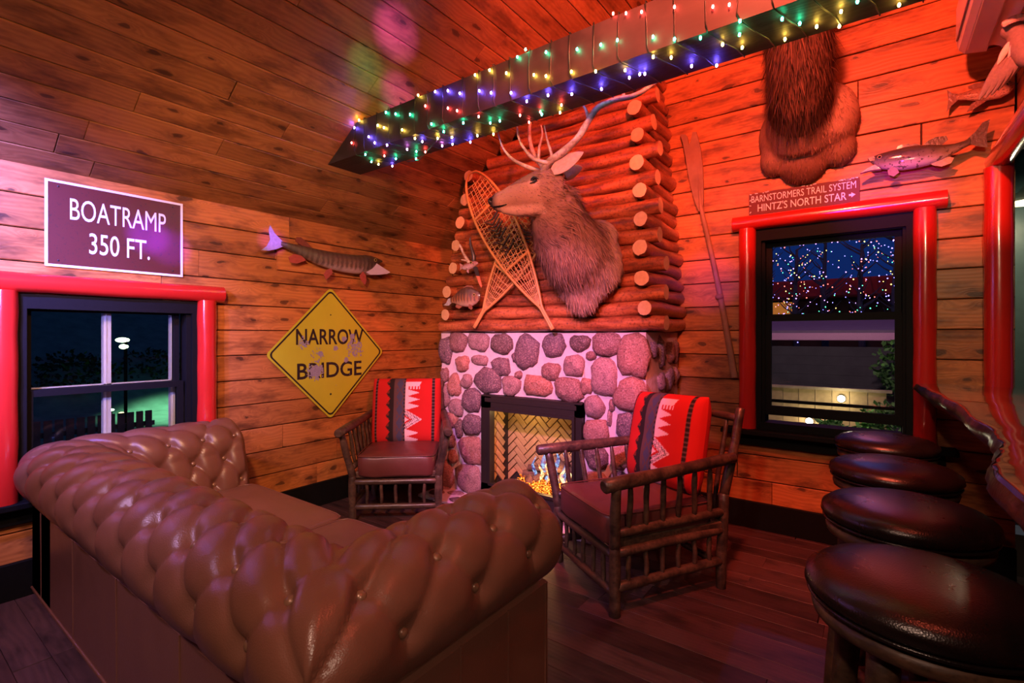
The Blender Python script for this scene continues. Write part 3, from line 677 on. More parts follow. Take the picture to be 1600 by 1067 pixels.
for (seg, t), u in zip(cols, us):
    for i, (o, z, s_) in enumerate(P2):
        p, nrm = pos(seg, t, o)
        q0, q1 = P2[max(0, i-1)], P2[min(NV, i+1)]; tx, tz = q1[0]-q0[0], q1[1]-q0[1]; L = math.hypot(tx, tz) or 1
        no, nz = -tz/L, tx/L           # outward normal of the profile
        h, v = tuft(u, s_)
        # neighbours: round the mitre a little
        cr = 0
        if seg == 1: cr = min(t, 1-t)*2.4
        elif seg == 0: cr = (1-t)*1.0
        else: cr = t*1.0
        mit = math.exp(-(cr/.05)**2)*.012 if o > .1 else math.exp(-(cr/.05)**2)*.004
        endf = 1
        if seg == 0 and t < .06: endf = 1-((.06-t)/.06)**2*.9
        if seg == 2 and t > .94: endf = 1-((t-.94)/.06)**2*.9
        h = h*endf-(1-endf)*.03-mit
        P = p+nrm*(no*h)+Vector((0, 0, z+nz*h))
        vs.append(tuple(ST_ @ P))
n = NV+1; fs = [(i*n+j, i*n+j+1, (i+1)*n+j+1, (i+1)*n+j) for i in range(len(cols)-1) for j in range(NV)]
m = MB(); m.add(vs, fs)
for side, col0 in ((0, 0), (1, (len(cols)-1)*n)):    # roll ends
    ring_ = [vs[col0+j] for j in range(n)]
    c0 = Vector((sum(p[0] for p in ring_)/n, sum(p[1] for p in ring_)/n+.0, .60)); rs = []
    for f, dy in ((1, 0), (.92, .012), (.7, .018), (.35, .02), (.02, .02)): rs.append([tuple(c0+(Vector(p)-c0)*f+Vector((0, dy, 0))) for p in ring_])
    m.rings(rs, 0, False)
m.build('rolled_back_and_arms', M['sofa'], sofa)
# buttons
btn = MB().ball((0, 0, 0), (.0135, .0135, .008), 14).mesh('button', M['brass'])
for j in range(0, -6, -1):
    off = 0 if j % 2 == 0 else .5
    for k in range(-4, 15):
        u = k+off
        if not (-3.6 < u < 13.6): continue
        s_ = s0+j*RS
        if s_ < .04: continue
        if u < 0: seg, t = 0, 1+u/3.75
        elif u <= 10: seg, t = 1, u/10
        else: seg, t = 2, (u-10)/3.75
        if (seg == 1 and (t < .02 or t > .98)): continue
        i = min(NV-1, max(1, round(s_/tot*NV))); o, z, _ = P2[i]; tx, tz = P2[i+1][0]-P2[i-1][0], P2[i+1][1]-P2[i-1][1]; L = math.hypot(tx, tz)
        p, nrm = pos(seg, t, o); N = (nrm*(-tz/L)+Vector((0, 0, tx/L))).normalized(); h, _ = tuft(u, s_)
        P = p+Vector((0, 0, z))+N*(h+.011)
        ob = link('button', btn, sofa); ob.matrix_local = ST_ @ Matrix.Translation(P) @ N.to_track_quat('Z', 'Y').to_matrix().to_4x4()
def sb(): return MB()
def sfin(m, name, mat=None):
    m.v = [tuple(ST_ @ Vector(p)) for p in m.v]; return m.build(name, mat or M['sofa'], sofa)
def panel(x0, x1, y0, y1, z0, z1):
    m = sb(); m.box(((x0+x1)/2, (y0+y1)/2, (z0+z1)/2), (x1-x0, y1-y0, z1-z0), bev=.012); return m
sfin(panel(LX-.385, RXs+.33, .58, .80, .04, .50), 'back_panel')
sfin(panel(LX-.385, LX-.03, .58, 1.47, .06, .50), 'arm_panel'); sfin(panel(RXs+.03, RXs+.33, .58, 1.47, .06, .50), 'arm_panel')
sfin(panel(LX-.04, RXs+.04, .80, 1.44, .10, .30), 'seat_base')
m = sb()
for x in [LX-.20, LX+.35, LX+.90, LX+1.45, LX+1.95]: m.tube([(x, .581, .05), (x, .580, .3), (x, .578, .49)], .0035, 6)
for y in [.80, 1.02, 1.24, 1.455]: m.tube([(RXs+.329, y, .07), (RXs+.329, y, .3), (RXs+.330, y, .49)], .0035, 6); m.tube([(LX-.386, y, .07), (LX-.386, y, .49)], .0035, 6)
m.tube([(LX-.385, .578, .075), (RXs+.33, .578, .075), (RXs+.333, 1.47, .075)], .006, 6)
sfin(m, 'piping')
for x, y in ((LX-.27, .65), (RXs+.27, .65), (LX-.27, 1.40), (RXs+.27, 1.40)):
    m = sb(); m.lathe([(.03, 0), (.038, .02), (.036, .045), (.028, .065)], (x, y, 0), 16); sfin(m, 'foot', M['black'])
xm = -2.107
for x0_, x1_ in ((LX+.0, xm), (xm, RXs-.0)):
    m = sb(); pad(m, ((x0_+x1_)/2, 1.19, .385), x1_-x0_-.006, .60, .15, .022, .028, 72, 14, wob=.004); sfin(m, 'seat_cushion', M['cush'])
    m = sb(); c_ = ((x0_+x1_)/2, 1.19); hw, hd = (x1_-x0_)/2-.006, .295
    loop = []
    for j in range(72):
        a_ = 2*PI*j/72; x, y = math.cos(a_), math.sin(a_); k = (abs(x)**14+abs(y)**14)**(-1/14); loop.append((c_[0]+x*k*hw, c_[1]+y*k*hd, .452))
    m.tube(loop, .0045, 6, closed=True); sfin(m, 'piping')

# ------------------------------------------------------------------ rustic pole chairs
def attr_mat(name, rough=.8, bump=0, sc_=300, spec=.25):
    m = NT(name, rough, spec); at = m.n('ShaderNodeAttribute', attribute_name='Col'); v = m.obj(); f = m.noise(v, sc_, 2)
    m.col(m.mix(m.math('MULTIPLY', f, .45), at.outputs['Color'], m.mix(.5, at.outputs['Color'], (.01, .005, .005))))
    if bump: m.bump(f, bump, .002)
    return m.m
M['weave'] = attr_mat('woven_wool', .9, .5, 420)
def setcol(me, cols):
    at = me.color_attributes.new('Col', 'FLOAT_COLOR', 'POINT'); a_ = np.ones((len(me.vertices), 4), np.float32); a_[:, :3] = np.array(cols, np.float32)[:len(me.vertices)]; at.data.foreach_set('color', a_.ravel())
RD, BK, BL, WH, GY = (.50, .012, .010), (.018, .010, .010), (.055, .055, .10), (.80, .52, .56), (.10, .05, .05)
def weave(u, v):
    if u < .055 or u > .975: return RD
    if .055 < u < .09 or .875 < u < .915: return BK if int(v*60) % 3 else GY
    w_ = abs(((v*6) % 1)-.5)*2
    if .22+.06*w_ < u < .335: return BK if (u > .27 or int(v*24) % 2) else (.16, .02, .012)
    if .335 <= u < .37: return GY
    if .37 <= u < .47:
        d = abs(u-.42)/.05+abs(((v*5) % 1)-.5)*2
        return BL if d < 1 or d > 1.45 else GY
    if .47 <= u < .50: return BK if int(v*36) % 2 else GY
    if .50 <= u < .74:
        if v > .93: return RD
        if v > .86: return WH if u < .72-(.93-v)*.4 else RD
        if v > .81: return WH if (int(u*48) % 2 and u < .70) or u < .53 else RD
        if v > .50:
            f = ((.81-v)/.103) % 1; return WH if u < .53+.17*(1-abs(2*f-1)) else RD
        if v > .20:
            c_ = .35; d = abs(v-c_)/.15; e = .50+.24*(1-d)
            if u > e: return RD
            q = (e-u)/.045
            if q < .35 or 1.5 < q < 2: return WH
            return (WH if (int((u+v*.6)*70)) % 2 else BK) if q < 3.2 else (RD if q < 4.2 else WH)
        f = (v/.10) % 1; return WH if u < .53+.17*(1-abs(2*f-1)) else RD
    return RD
def pillow(sx, sz, t):
    nu, nv = 92, 110; vs, cs, fs = [], [], []
    for side in (1, -1):
        for i in range(nu+1):
            for j in range(nv+1):
                u, v = i/nu, j/nv; a_, b_ = abs(2*u-1), abs(2*v-1)
                k = ((1-a_**5)*(1-b_**5))**.5
                sh = 1-.03*(a_**4)*(b_**4); wob = .004*noise.noise(Vector((u*5, v*5, side)))
                vs.append(((u-.5)*sx*sh*(1 if b_ < .9 else 1), -side*(t/2*k+wob*k), v*sz+.0)); cs.append(weave(u, v) if side == 1 else RD)
    n = nv+1; N = (nu+1)*n
    for i in range(nu):
        for j in range(nv):
            a_ = i*n+j; fs.append((a_, a_+n, a_+n+1, a_+1)); a_ += N; fs.append((a_, a_+1, a_+n+1, a_+n))
    m = MB(); m.add(vs, fs); me = m.mesh('back_cushion', M['weave']); setcol(me, cs); return me
PIL = pillow(.57, .54, .19)
def pole(m, p, q, r0, r1=None, n=10, seed=0, taper=False):
    p, q = Vector(p), Vector(q); r1 = r1 or r0; k = 8; pts = []; rs = []
    for i in range(k+1):
        t = i/k; j = Vector((math.sin(t*5+seed), math.cos(t*4+seed*2), 0))*.003*math.sin(PI*t); pts.append(p.lerp(q, t)+j)
        r = r0*(1-t)+r1*t; r *= 1+.04*math.sin(t*9+seed)
        if taper: r *= min(1, .62+2.2*min(t, 1-t))
        rs.append(r)
    e = (q-p).normalized()
    pts = [pts[0]-e*r0*.25]+pts+[pts[-1]+e*r1*.25]; rs = [rs[0]*.72]+rs+[rs[-1]*.72]
    return m.tube(pts, rs, n, rough=.05, seed=seed)
def chair(label, loc, rz, cush=None):
    """front is local -Y"""
    t = thing('pole_armchair', label, 'armchair', loc, rz, None)
    W, D, R = .31, .34, .027
    cm_ = M['chairlog']; S = iter(range(1, 200))
    for s in (-1, 1):
        pole(m := MB(), (s*W, -D, 0), (s*(W+.0), -D, .34), R*1.05, R, 12, next(S)); pole(m, (s*W, -D, .33), (s*(W+.07), -D-.035, .64), R, R*.9, 12, next(S)); m.build('leg', cm_, t)
        m = MB(); pole(m, (s*(W-.035), D, 0), (s*(W-.035), D+.02, .5), R, R, 12, next(S)); pole(m, (s*(W-.035), D+.02, .49), (s*(W-.03), D+.13, .95), R, R*.85, 12, next(S)); m.build('leg', cm_, t)
        m = MB(); pole(m, (s*(W+.075), -D-.10, .655), (s*(W-.01), D+.06, .695), R*1.25, R*1.05, 14, next(S)); m.build('armrest', cm_, t)
        for z in (.135, .30, .395):
            m = MB(); pole(m, (s*W, -D, z), (s*(W-.035), D, z+.01), R*.85, R*.85, 12, next(S))
            m.build('side_rail', cm_, t)
        for i in range(6):
            f = (i+.8)/6.6; y = -D+2*D*f; x = s*(W-.035*f)
            m = MB(); pole(m, (x, y, .145), (x, y, .30), .0125, n=8, seed=next(S), taper=True); m.build('spindle', cm_, t)
            m = MB(); pole(m, (x, y, .40), (s*(W+.045-.055*f), y-.02, .66), .0145, n=8, seed=next(S), taper=True); m.build('spindle', cm_, t)
    for z in (.105, .285):
        m = MB(); pole(m, (-W, -D, z), (W, -D, z), R*.8, n=12, seed=next(S)); m.build('front_rail', cm_, t)
    for i in range(5):
        x = -W+2*W*(i+1)/6; m = MB(); pole(m, (x, -D, .115), (x, -D, .28), .0125, n=8, seed=next(S), taper=True); m.build('spindle', cm_, t)
    for z in (.12, .36, .90):
        y = D+(.02*z/.5 if z < .5 else .02+.11*(z-.5)/.45); m = MB(); pole(m, (-W+.03, y, z), (W-.03, y, z), R*.8, n=12, seed=next(S)); m.build('back_rail', cm_, t)
    for i in range(4):
        x = -.2+.4*i/3; m = MB(); pole(m, (x, D+.015, .37), (x, D+.115, .90), .0135, n=8, seed=next(S), taper=True); m.build('spindle', cm_, t)
    m = MB(); m.box((0, -.0, .335), (2*W-.04, 2*D-.0, .05), bev=.008); m.build('seat_frame', cm_, t)
    m = MB(); pad(m, (0, -.035, .395), 2*W-.055, .66, .155, .02, .022, 64, 12, wob=.008); o = m.build('seat_cushion', M['seatleather'], t)
    m = MB(); hw, hd = W-.028, .33
    loop = []
    for j in range(64):
        a_ = 2*PI*j/64; x, y = math.cos(a_), math.sin(a_); k = (abs(x)**12+abs(y)**12)**(-1/12); loop.append((x*k*hw, -.035+y*k*hd, .470))
    m.tube(loop, .0035, 6, closed=True); m.build('piping', M['seatleather'], o)
    c = link('back_cushion', PIL, t, cush if cush is not None else Matrix.Translation((0, D-.10, .455)) @ Matrix.Rotation(-.20, 4, 'X'))
    tag(c, 'red wool cushion with white and black geometric stripe', None)
    m = MB(); loop = []
    for j in range(60):
        a_ = 2*PI*j/60; x, y = math.cos(a_), math.sin(a_); k = (abs(x)**9+abs(y)**9)**(-1/9); loop.append((x*k*.277, 0, .27+y*k*.267))
    m.tube(loop, .004, 6, closed=True); m.build('cushion_piping', plain('dark_piping', (.05, .012, .012), .7), c)
    return t
aL = math.radians(40); uL = Vector((math.cos(aL), math.sin(aL), 0)); fdL = Vector((uL.y, -uL.x, 0))
cL = Vector((-2.576, 2.597, 0))-uL*.31-fdL*.30
ch_ = chair('dark pole armchair in the corner below the yellow diamond sign, red patterned cushion', (cL.x+.0, cL.y, 0), aL); ch_.scale = (1, .86, 1)
fR = Vector((-.55, -.835, 0)); uR = Vector((.835, -.55, 0)); aR = math.atan2(uR.y, uR.x)
cR = Vector((-1.01, 2.21, 0))-uR*.31-fR*.34
chair('dark pole armchair in front of the back window, turned toward the fireplace, red patterned cushion', (cR.x, cR.y, 0), aR,
      Matrix.Translation((-.06, .20, .47)) @ Matrix.Rotation(.10, 4, 'Z') @ Matrix.Rotation(-.22, 4, 'X') @ Matrix.Rotation(-.04, 4, 'Y'))

# ------------------------------------------------------------------ bar top and stools
bar = thing('bar_counter', 'glossy live-edge timber bar top along the right side of the room', 'bar', (.6, 2.3, 0))
BT = Matrix.Translation((-.6, -2.3, 0))
E_ = [(3.79, .19), (3.6, .203), (3.39, .215), (3.035, .247), (2.6, .272), (2.3, .262), (2.04, .277), (1.81, .265), (1.7, .245), (1.56, .218), (1.48, .198), (1.36, .19), (1.26, .195), (1.17, .20), (1.0, .225), (.8, .24), (.55, .25)]
def ex_(y):
    for (y0, x0), (y1, x1) in zip(E_[:-1], E_[1:]):
        if y1 <= y <= y0:
            f = (y0-y)/(y0-y1); f = f*f*(3-2*f); return x0+(x1-x0)*f
    return .25
rs = []
for i in range(131):
    y = 3.79-(3.79-.55)*i/130; x = ex_(y); q = noise.noise(Vector((y*6, 0, 3)))*.012+noise.noise(Vector((y*19, 1, 3)))*.006
    q2 = noise.noise(Vector((y*5, 4, 1)))*.022+noise.noise(Vector((y*16, 9, 1)))*.012
    rs.append([(1.25, y, 1.07), (x+.02, y, 1.07), (x+.006+q*.3, y, 1.066), (x+q*.6, y, 1.055), (x-.004+q, y, 1.035), (x+.012+q2*.6, y, 1.010), (x+.035+q2, y, .985), (x+.075+q2, y, .965), (1.25, y, .965)])
rs = [[tuple(BT @ Vector(p)) for p in r] for r in rs]
bm = NT('lacquered_bar_wood', .14, .6); v = bm.obj(); g_ = bm.noise(bm.vmath('MULTIPLY', v, (22, 2, 22)), 1, 4, .6, .8)
bm.col(bm.ramp(g_, (.3, (.05, .018, .010)), (.5, (.13, .045, .022)), (.68, (.24, .09, .04)))); bm.b.inputs['Coat Weight'].default_value = 1; bm.b.inputs['Coat Roughness'].default_value = .03
v2 = bm.noise(v, 3, 2); bm.bump(v2, .05, .02)
m = MB(); m.rings([[r[0], r[1], r[2], r[3], r[7], r[8]] for r in rs]); m.build('live_edge_top', bm.m, bar)
bk_m = log_mat('dark_live_edge', (.10, .045, .028), (.05, .022, .015), (.012, .008, .007), .3)
vs = [p for r in rs for p in (r[2], r[3], r[4], r[5], r[6], r[7])]
vs = [(x-.002, y, z) for x, y, z in vs]
m = MB(); m.add(vs, [(i*6+j, i*6+j+1, (i+1)*6+j+1, (i+1)*6+j) for i in range(len(rs)-1) for j in range(5)]); m.build('bark_edge', bk_m, bar)
m = MB()
for y in (1.55, 3.1):
    pass
m.tube([tuple(BT @ Vector((.40, 1.62, z))) for z in (0, .2, .4, .6, .8, .97)], [.075, .07, .066, .064, .068, .075], 16, rough=.15); m.build('log_leg', M['log'], bar)
m = MB(); m.box(tuple(BT @ Vector((.80, 2.15, .48))), (.06, 3.25, .965)); bpnl = m.build('front_panel', M['back'], bar)
for i in range(5):
    o = link('plank', plank_mesh(3.2, .185, .018, M['ceil']), bar); o.matrix_local = BT @ frame((.75, 2.15, .12+.19*i), (0, -1, 0), (0, 0, 1), (-1, 0, 0))
def stool(loc, label, rz=0):
    t = thing('bar_stool', label, 'bar stool', loc, rz)
    zs = .71
    m = MB(); m.lathe([(.02, zs+.015), (.17, zs+.012), (.212, zs+.022), (.232, zs+.045), (.228, zs+.066), (.205, zs+.084), (.16, zs+.097), (.10, zs+.104), (.04, zs+.107), (.002, zs+.1075)], n=64); m.build('seat', M['stoolleather'], t)
    m = MB(); m.lathe([(.05, zs-.028), (.20, zs-.028), (.214, zs-.02), (.218, zs-.004), (.212, zs+.012), (.05, zs+.014)], n=48); m.build('seat_ring', M['stoollog'], t)
    m = MB(); m.tube([(.222*math.cos(2*PI*j/64), .222*math.sin(2*PI*j/64), zs+.026) for j in range(64)], .005, 6, closed=True); m.build('piping', M['stoolleather'], t)
    for k in range(4):
        a_ = PI/4+k*PI/2; c_, s_ = math.cos(a_), math.sin(a_)
        m = MB(); pole(m, (.215*c_, .215*s_, 0), (.155*c_, .155*s_, zs-.02), .027, .030, 12, k+3); m.build('leg', M['stoollog'], t)
    for k in range(4):
        a0, a1 = PI/4+k*PI/2, PI/4+(k+1)*PI/2; z = .24 if k % 2 else .30; r_ = .195
        m = MB(); pole(m, (r_*math.cos(a0), r_*math.sin(a0), z), (r_*math.cos(a1), r_*math.sin(a1), z), .016, n=10, seed=k); m.build('rung', M['stoollog'], t)
    return t
SP = [((.088, 1.455, 0), 'black leather bar stool nearest the camera, bottom right'), ((.078, 2.05, 0), 'second nearest round black leather bar stool'),
      ((.062, 2.67, 0), 'third round black bar stool along the counter, between two others'), ((.045, 3.33, 0), 'farthest black leather bar stool, right under the back window')]
s0_ = None
for (p, lb), rz in zip(SP, (.3, .55, .2, .4)):
    if s0_ is None: s0_ = stool(p, lb, rz); o = s0_
    else: o = copytree(s0_)
    o.location = p; o.rotation_euler = (0, 0, rz); o['label'] = lb; o['group'] = 'round black bar stools along the live-edge bar'

# ------------------------------------------------------------------ signs
def text(s, u0, u1, v0, v1, F, mat, par, name='lettering', bold=.02, ext=.0006, skew=0):
    c = bpy.data.curves.new('t', 'FONT'); c.body = s; c.offset = bold; c.extrude = .001; c.resolution_u = 4
    o = bpy.data.objects.new('t', c); C.objects.link(o); bpy.context.view_layer.update()
    dg = bpy.context.evaluated_depsgraph_get(); me = bpy.data.meshes.new_from_object(o.evaluated_get(dg)); bpy.data.objects.remove(o)
    n = len(me.vertices); a_ = np.empty(n*3, np.float32); me.vertices.foreach_get('co', a_); a_ = a_.reshape(-1, 3)
    lo, hi = a_.min(0), a_.max(0); q = np.empty_like(a_)
    q[:, 0] = u0+(a_[:, 0]-lo[0])/(hi[0]-lo[0])*(u1-u0); q[:, 1] = v0+(a_[:, 1]-lo[1])/(hi[1]-lo[1])*(v1-v0); q[:, 2] = (a_[:, 2]-lo[2])/(hi[2]-lo[2])*ext
    if skew: q[:, 1] += skew*(q[:, 0]-u0)
    me.vertices.foreach_set('co', q.ravel()); me.materials.clear(); me.materials.append(mat); me.name = name
    o = link(name, me, par); o.matrix_local = F; return o
paintw = plain('worn_white_paint', (.80, .78, .80), .45, .4, 0, .12, .1, 60)
def signmat(name, c, wear, scale=60, th=.66, rough=.38):
    m = NT(name, rough, .5); v = m.obj(); f = m.noise(v, scale, 4, .7); g_ = m.noise(v, 6, 2)
    m.col(m.mix(m.ramp(f, (th, (0, 0, 0)), (th+.03, (1, 1, 1))), m.mix(m.math('MULTIPLY', g_, .4), c, tuple(x*.6 for x in c)), wear)); m.bump(f, .1, .002); return m.m
# brown boat ramp sign
sg = thing('road_sign', 'brown rectangular BOATRAMP 350 FT. sign with white border above the left window', 'sign', (XL+.004, .97, 1.955))
F0 = frame((0, 0, 0), (0, 1, 0), (0, 0, 1), (1, 0, 0))
m = MB(); m.prism([(-.325, -.234), (.325, -.234), (.325, .232), (-.325, .232)], .006, F0 @ Matrix.Translation((0, 0, .003))); m.build('sign_plate', signmat('brown_sign_paint', (.105, .024, .020), (.05, .02, .02), 90, .60, .3), sg)
m = MB(); rect(m, F0 @ Matrix.Translation((0, 0, .0065)), -.325, .325, -.234, .232, .013, .002); m.build('border', paintw, sg)
text('BOATRAMP', -.222, .232, .030, .148, F0 @ Matrix.Translation((0, 0, .0066)), paintw, sg, bold=0)
text('350 FT.', -.140, .148, -.148, -.030, F0 @ Matrix.Translation((0, 0, .0066)), paintw, sg, bold=.004)
m = MB(); 
for u, v_ in ((-.27, .20), (.27, .20), (-.27, -.2), (.27, -.2)): m.ball(tuple(F0 @ Vector((u, v_, .007))), (.003, .005, .005), 8)
m.build('screw', M['metal'], sg)
# yellow diamond
sg = thing('diamond_road_sign', 'yellow diamond NARROW BRIDGE sign with chipped paint on the left wall', 'sign', (XL+.012, 2.352, 1.206))
def diamond(h, r=.035, n=6):
    pts = []
    for k in range(4):
        a_ = k*PI/2; c_ = Vector((math.cos(a_), math.sin(a_)))*(h-r*math.sqrt(2))
        for i in range(n+1):
            b_ = a_-PI/4+PI/2*i/n; pts.append((c_.x+r*math.cos(b_), c_.y+r*math.sin(b_)))
    return pts
FD = F0
m = MB(); m.prism(diamond(.532), .004, FD @ Matrix.Translation((0, 0, .003))); m.build('sign_plate', signmat('yellow_sign_paint', (.56, .52, .03), (.30, .22, .03), 70, .72, .35), sg)
def ringprism(m, o1, i1, d, T):
    n = len(o1); vs = [(x, y, -d/2) for x, y in o1]+[(x, y, -d/2) for x, y in i1]+[(x, y, d/2) for x, y in o1]+[(x, y, d/2) for x, y in i1]
    fs = []
    for i in range(n):
        j = (i+1) % n; fs += [(2*n+i, 2*n+j, 3*n+j, 3*n+i), (i, n+i, n+j, j), (i, j, 2*n+j, 2*n+i), (n+i, 3*n+i, 3*n+j, n+j)]
    m.add(vs, fs, 0, False, T)
m = MB(); ringprism(m, diamond(.512), diamond(.495, .03), .001, FD @ Matrix.Translation((0, 0, .0055))); m.build('border', plain('black_sign_ink', (.018, .012, .012), .4), sg)
ink = plain('black_sign_ink_letters', (.02, .013, .013), .4)
text('NARROW', -.297, .315, .070, .196, FD @ Matrix.Translation((0, 0, .0054)), ink, sg, bold=.016)
text('BRIDGE', -.288, .298, -.196, -.070, FD @ Matrix.Translation((0, 0, .0054)), ink, sg, bold=.016)
chip = plain('bare_galvanised_chip', (.34, .31, .46), .45, .5, .2, .35, .4, 90)
m = MB(); random.seed(21)
def blob(u, v_, r, zt=.0064):
    n = 14; s = random.uniform(0, 99); m.prism([(u+r*(1+.45*noise.noise(Vector((math.cos(2*PI*i/n)*2+s, math.sin(2*PI*i/n)*2, s))))*math.cos(2*PI*i/n), v_+r*(1+.45*noise.noise(Vector((math.cos(2*PI*i/n)*2+s, math.sin(2*PI*i/n)*2, s))))*math.sin(2*PI*i/n)) for i in range(n)], .0006, FD @ Matrix.Translation((0, 0, zt)))
def spray(u, v_, R_, n, r):
    for i in range(n):
        a_ = random.uniform(0, 6.28); q = R_*random.random()**.7; blob(u+q*math.cos(a_), v_+q*math.sin(a_), r*random.uniform(.3, 1), .0063+random.random()*.0006)
blob(-.135, -.135, .047); spray(-.135, -.135, .078, 70, .010); blob(-.09, .0, .022); spray(-.12, 0, .06, 24, .007)
blob(.045, .038, .022); blob(.145, -.058, .022); blob(.125, .115, .022); blob(.205, .135, .024); spray(.235, .03, .085, 90, .010); spray(-.235, .085, .05, 40, .008); blob(.20, .10, .014)
spray(0, 0, .3, 30, .003)
m.build('paint_chips', chip, sg)['kind'] = 'stuff'
m = MB(); m.ball(tuple(FD @ Vector((0, .31, .006))), (.003, .006, .006), 8); m.ball(tuple(FD @ Vector((0, -.33, .006))), (.004, .009, .009), 8); m.build('bolt', M['metal'], sg)
# trail sign
sg = thing('trail_sign', 'weathered red BARNSTORMERS TRAIL SYSTEM board resting over the back window', 'sign', (-.395, YB-.012, 2.265))
FT = frame((0, 0, 0), (1, 0, 0), (0, 0, 1), (0, -1, 0))
m = MB(); random.seed(4)
top = [(-.318+.636*i/24, .076+random.uniform(-.003, .002)) for i in range(25)]
m.prism([(-.318, -.077), (.318, -.079)]+top[::-1], .012, FT @ Matrix.Translation((0, 0, .006))); m.build('board', signmat('weathered_red_board', (.14, .012, .010), (.55, .40, .33), 45, .70, .6), sg)
text('BARNSTORMERS TRAIL SYSTEM', -.302, .300, .012, .058, FT @ Matrix.Translation((0, 0, .0121)), paintw, sg, bold=0)
text("HINTZ'S NORTH STAR", -.262, .250, -.055, -.003, FT @ Matrix.Translation((0, 0, .0121)), paintw, sg, bold=.006)
m = MB(); m.prism([(.262, -.034), (.275, -.034), (.275, -.044), (.297, -.028), (.275, -.012), (.275, -.022), (.262, -.022)], .0008, FT @ Matrix.Translation((0, 0, .0126))); m.build('arrow', paintw, sg)
m = MB()
for i in range(34):
    u = random.choice([random.uniform(-.316, -.308), random.uniform(-.3, -.2), random.uniform(.0, .08), random.uniform(.2, .31), random.uniform(.2, .31)]); v_ = random.uniform(-.07, .07) if u < -.305 else random.uniform(.068, .075)
    w_ = random.uniform(.006, .02) if v_ > .06 else .005; m.prism([(u, v_), (u+w_, v_-.002), (u+w_, v_+.004), (u, v_+.005)], .0008, FT @ Matrix.Translation((0, 0, .0124)))
m.build('paint_flakes', paintw, sg)['kind'] = 'stuff'

# ------------------------------------------------------------------ oar on the back wall
oar = thing('wooden_oar', 'split old wooden oar leaning upright against the back wall beside the chimney', 'oar', (-.95, YB-.03, 1.9))
OT = Matrix.Translation((.95, -YB+.03, -1.9))
old = wood('weathered_oar_wood', (.34, .17, .10), (.20, .09, .055), (.06, .03, .02), .7, .4, .1, .5, 5, 12)
O = [(-1.19, 2.873), (-1.168, 2.80), (-1.150, 2.70), (-1.132, 2.58), (-1.108, 2.45), (-1.075, 2.33), (-1.052, 2.27), (-1.028, 2.27), (-1.018, 2.34), (-1.018, 2.45), (-1.024, 2.6), (-1.04, 2.74), (-1.07, 2.862), (-1.098, 2.868), (-1.11, 2.80), (-1.125, 2.775), (-1.135, 2.84), (-1.148, 2.862)]
m = MB(); Fo = FB((0, YB-.03, 0)); nO = len(O); cen = Vector((sum(p[0] for p in O)/nO, 2.55))
m.prism(O, .014, Fo); m.v = [tuple(OT @ Vector(p)) for p in m.v]; m.build('blade', old, oar)
m = MB(); A_, B_ = Vector((-1.038, YB-.03, 2.30)), Vector((-.806, YB-.03, 1.05)); pts = [A_.lerp(B_, i/16)+Vector((.012*math.sin(PI*i/16), 0, 0)) for i in range(17)]
m.tube([OT @ p for p in pts], [.016+.008*(i/16) for i in range(17)], 10, rough=.1)
m.tube([OT @ Vector((-1.06, YB-.03, 2.60)), OT @ pts[0]], [.006, .016], 8); m.build('shaft', old, oar)
m = MB(); m.ball(tuple(OT @ Vector((-.905, YB-.045, 1.63))), (.03, .022, .022), 10); m.build('knot', old, oar)

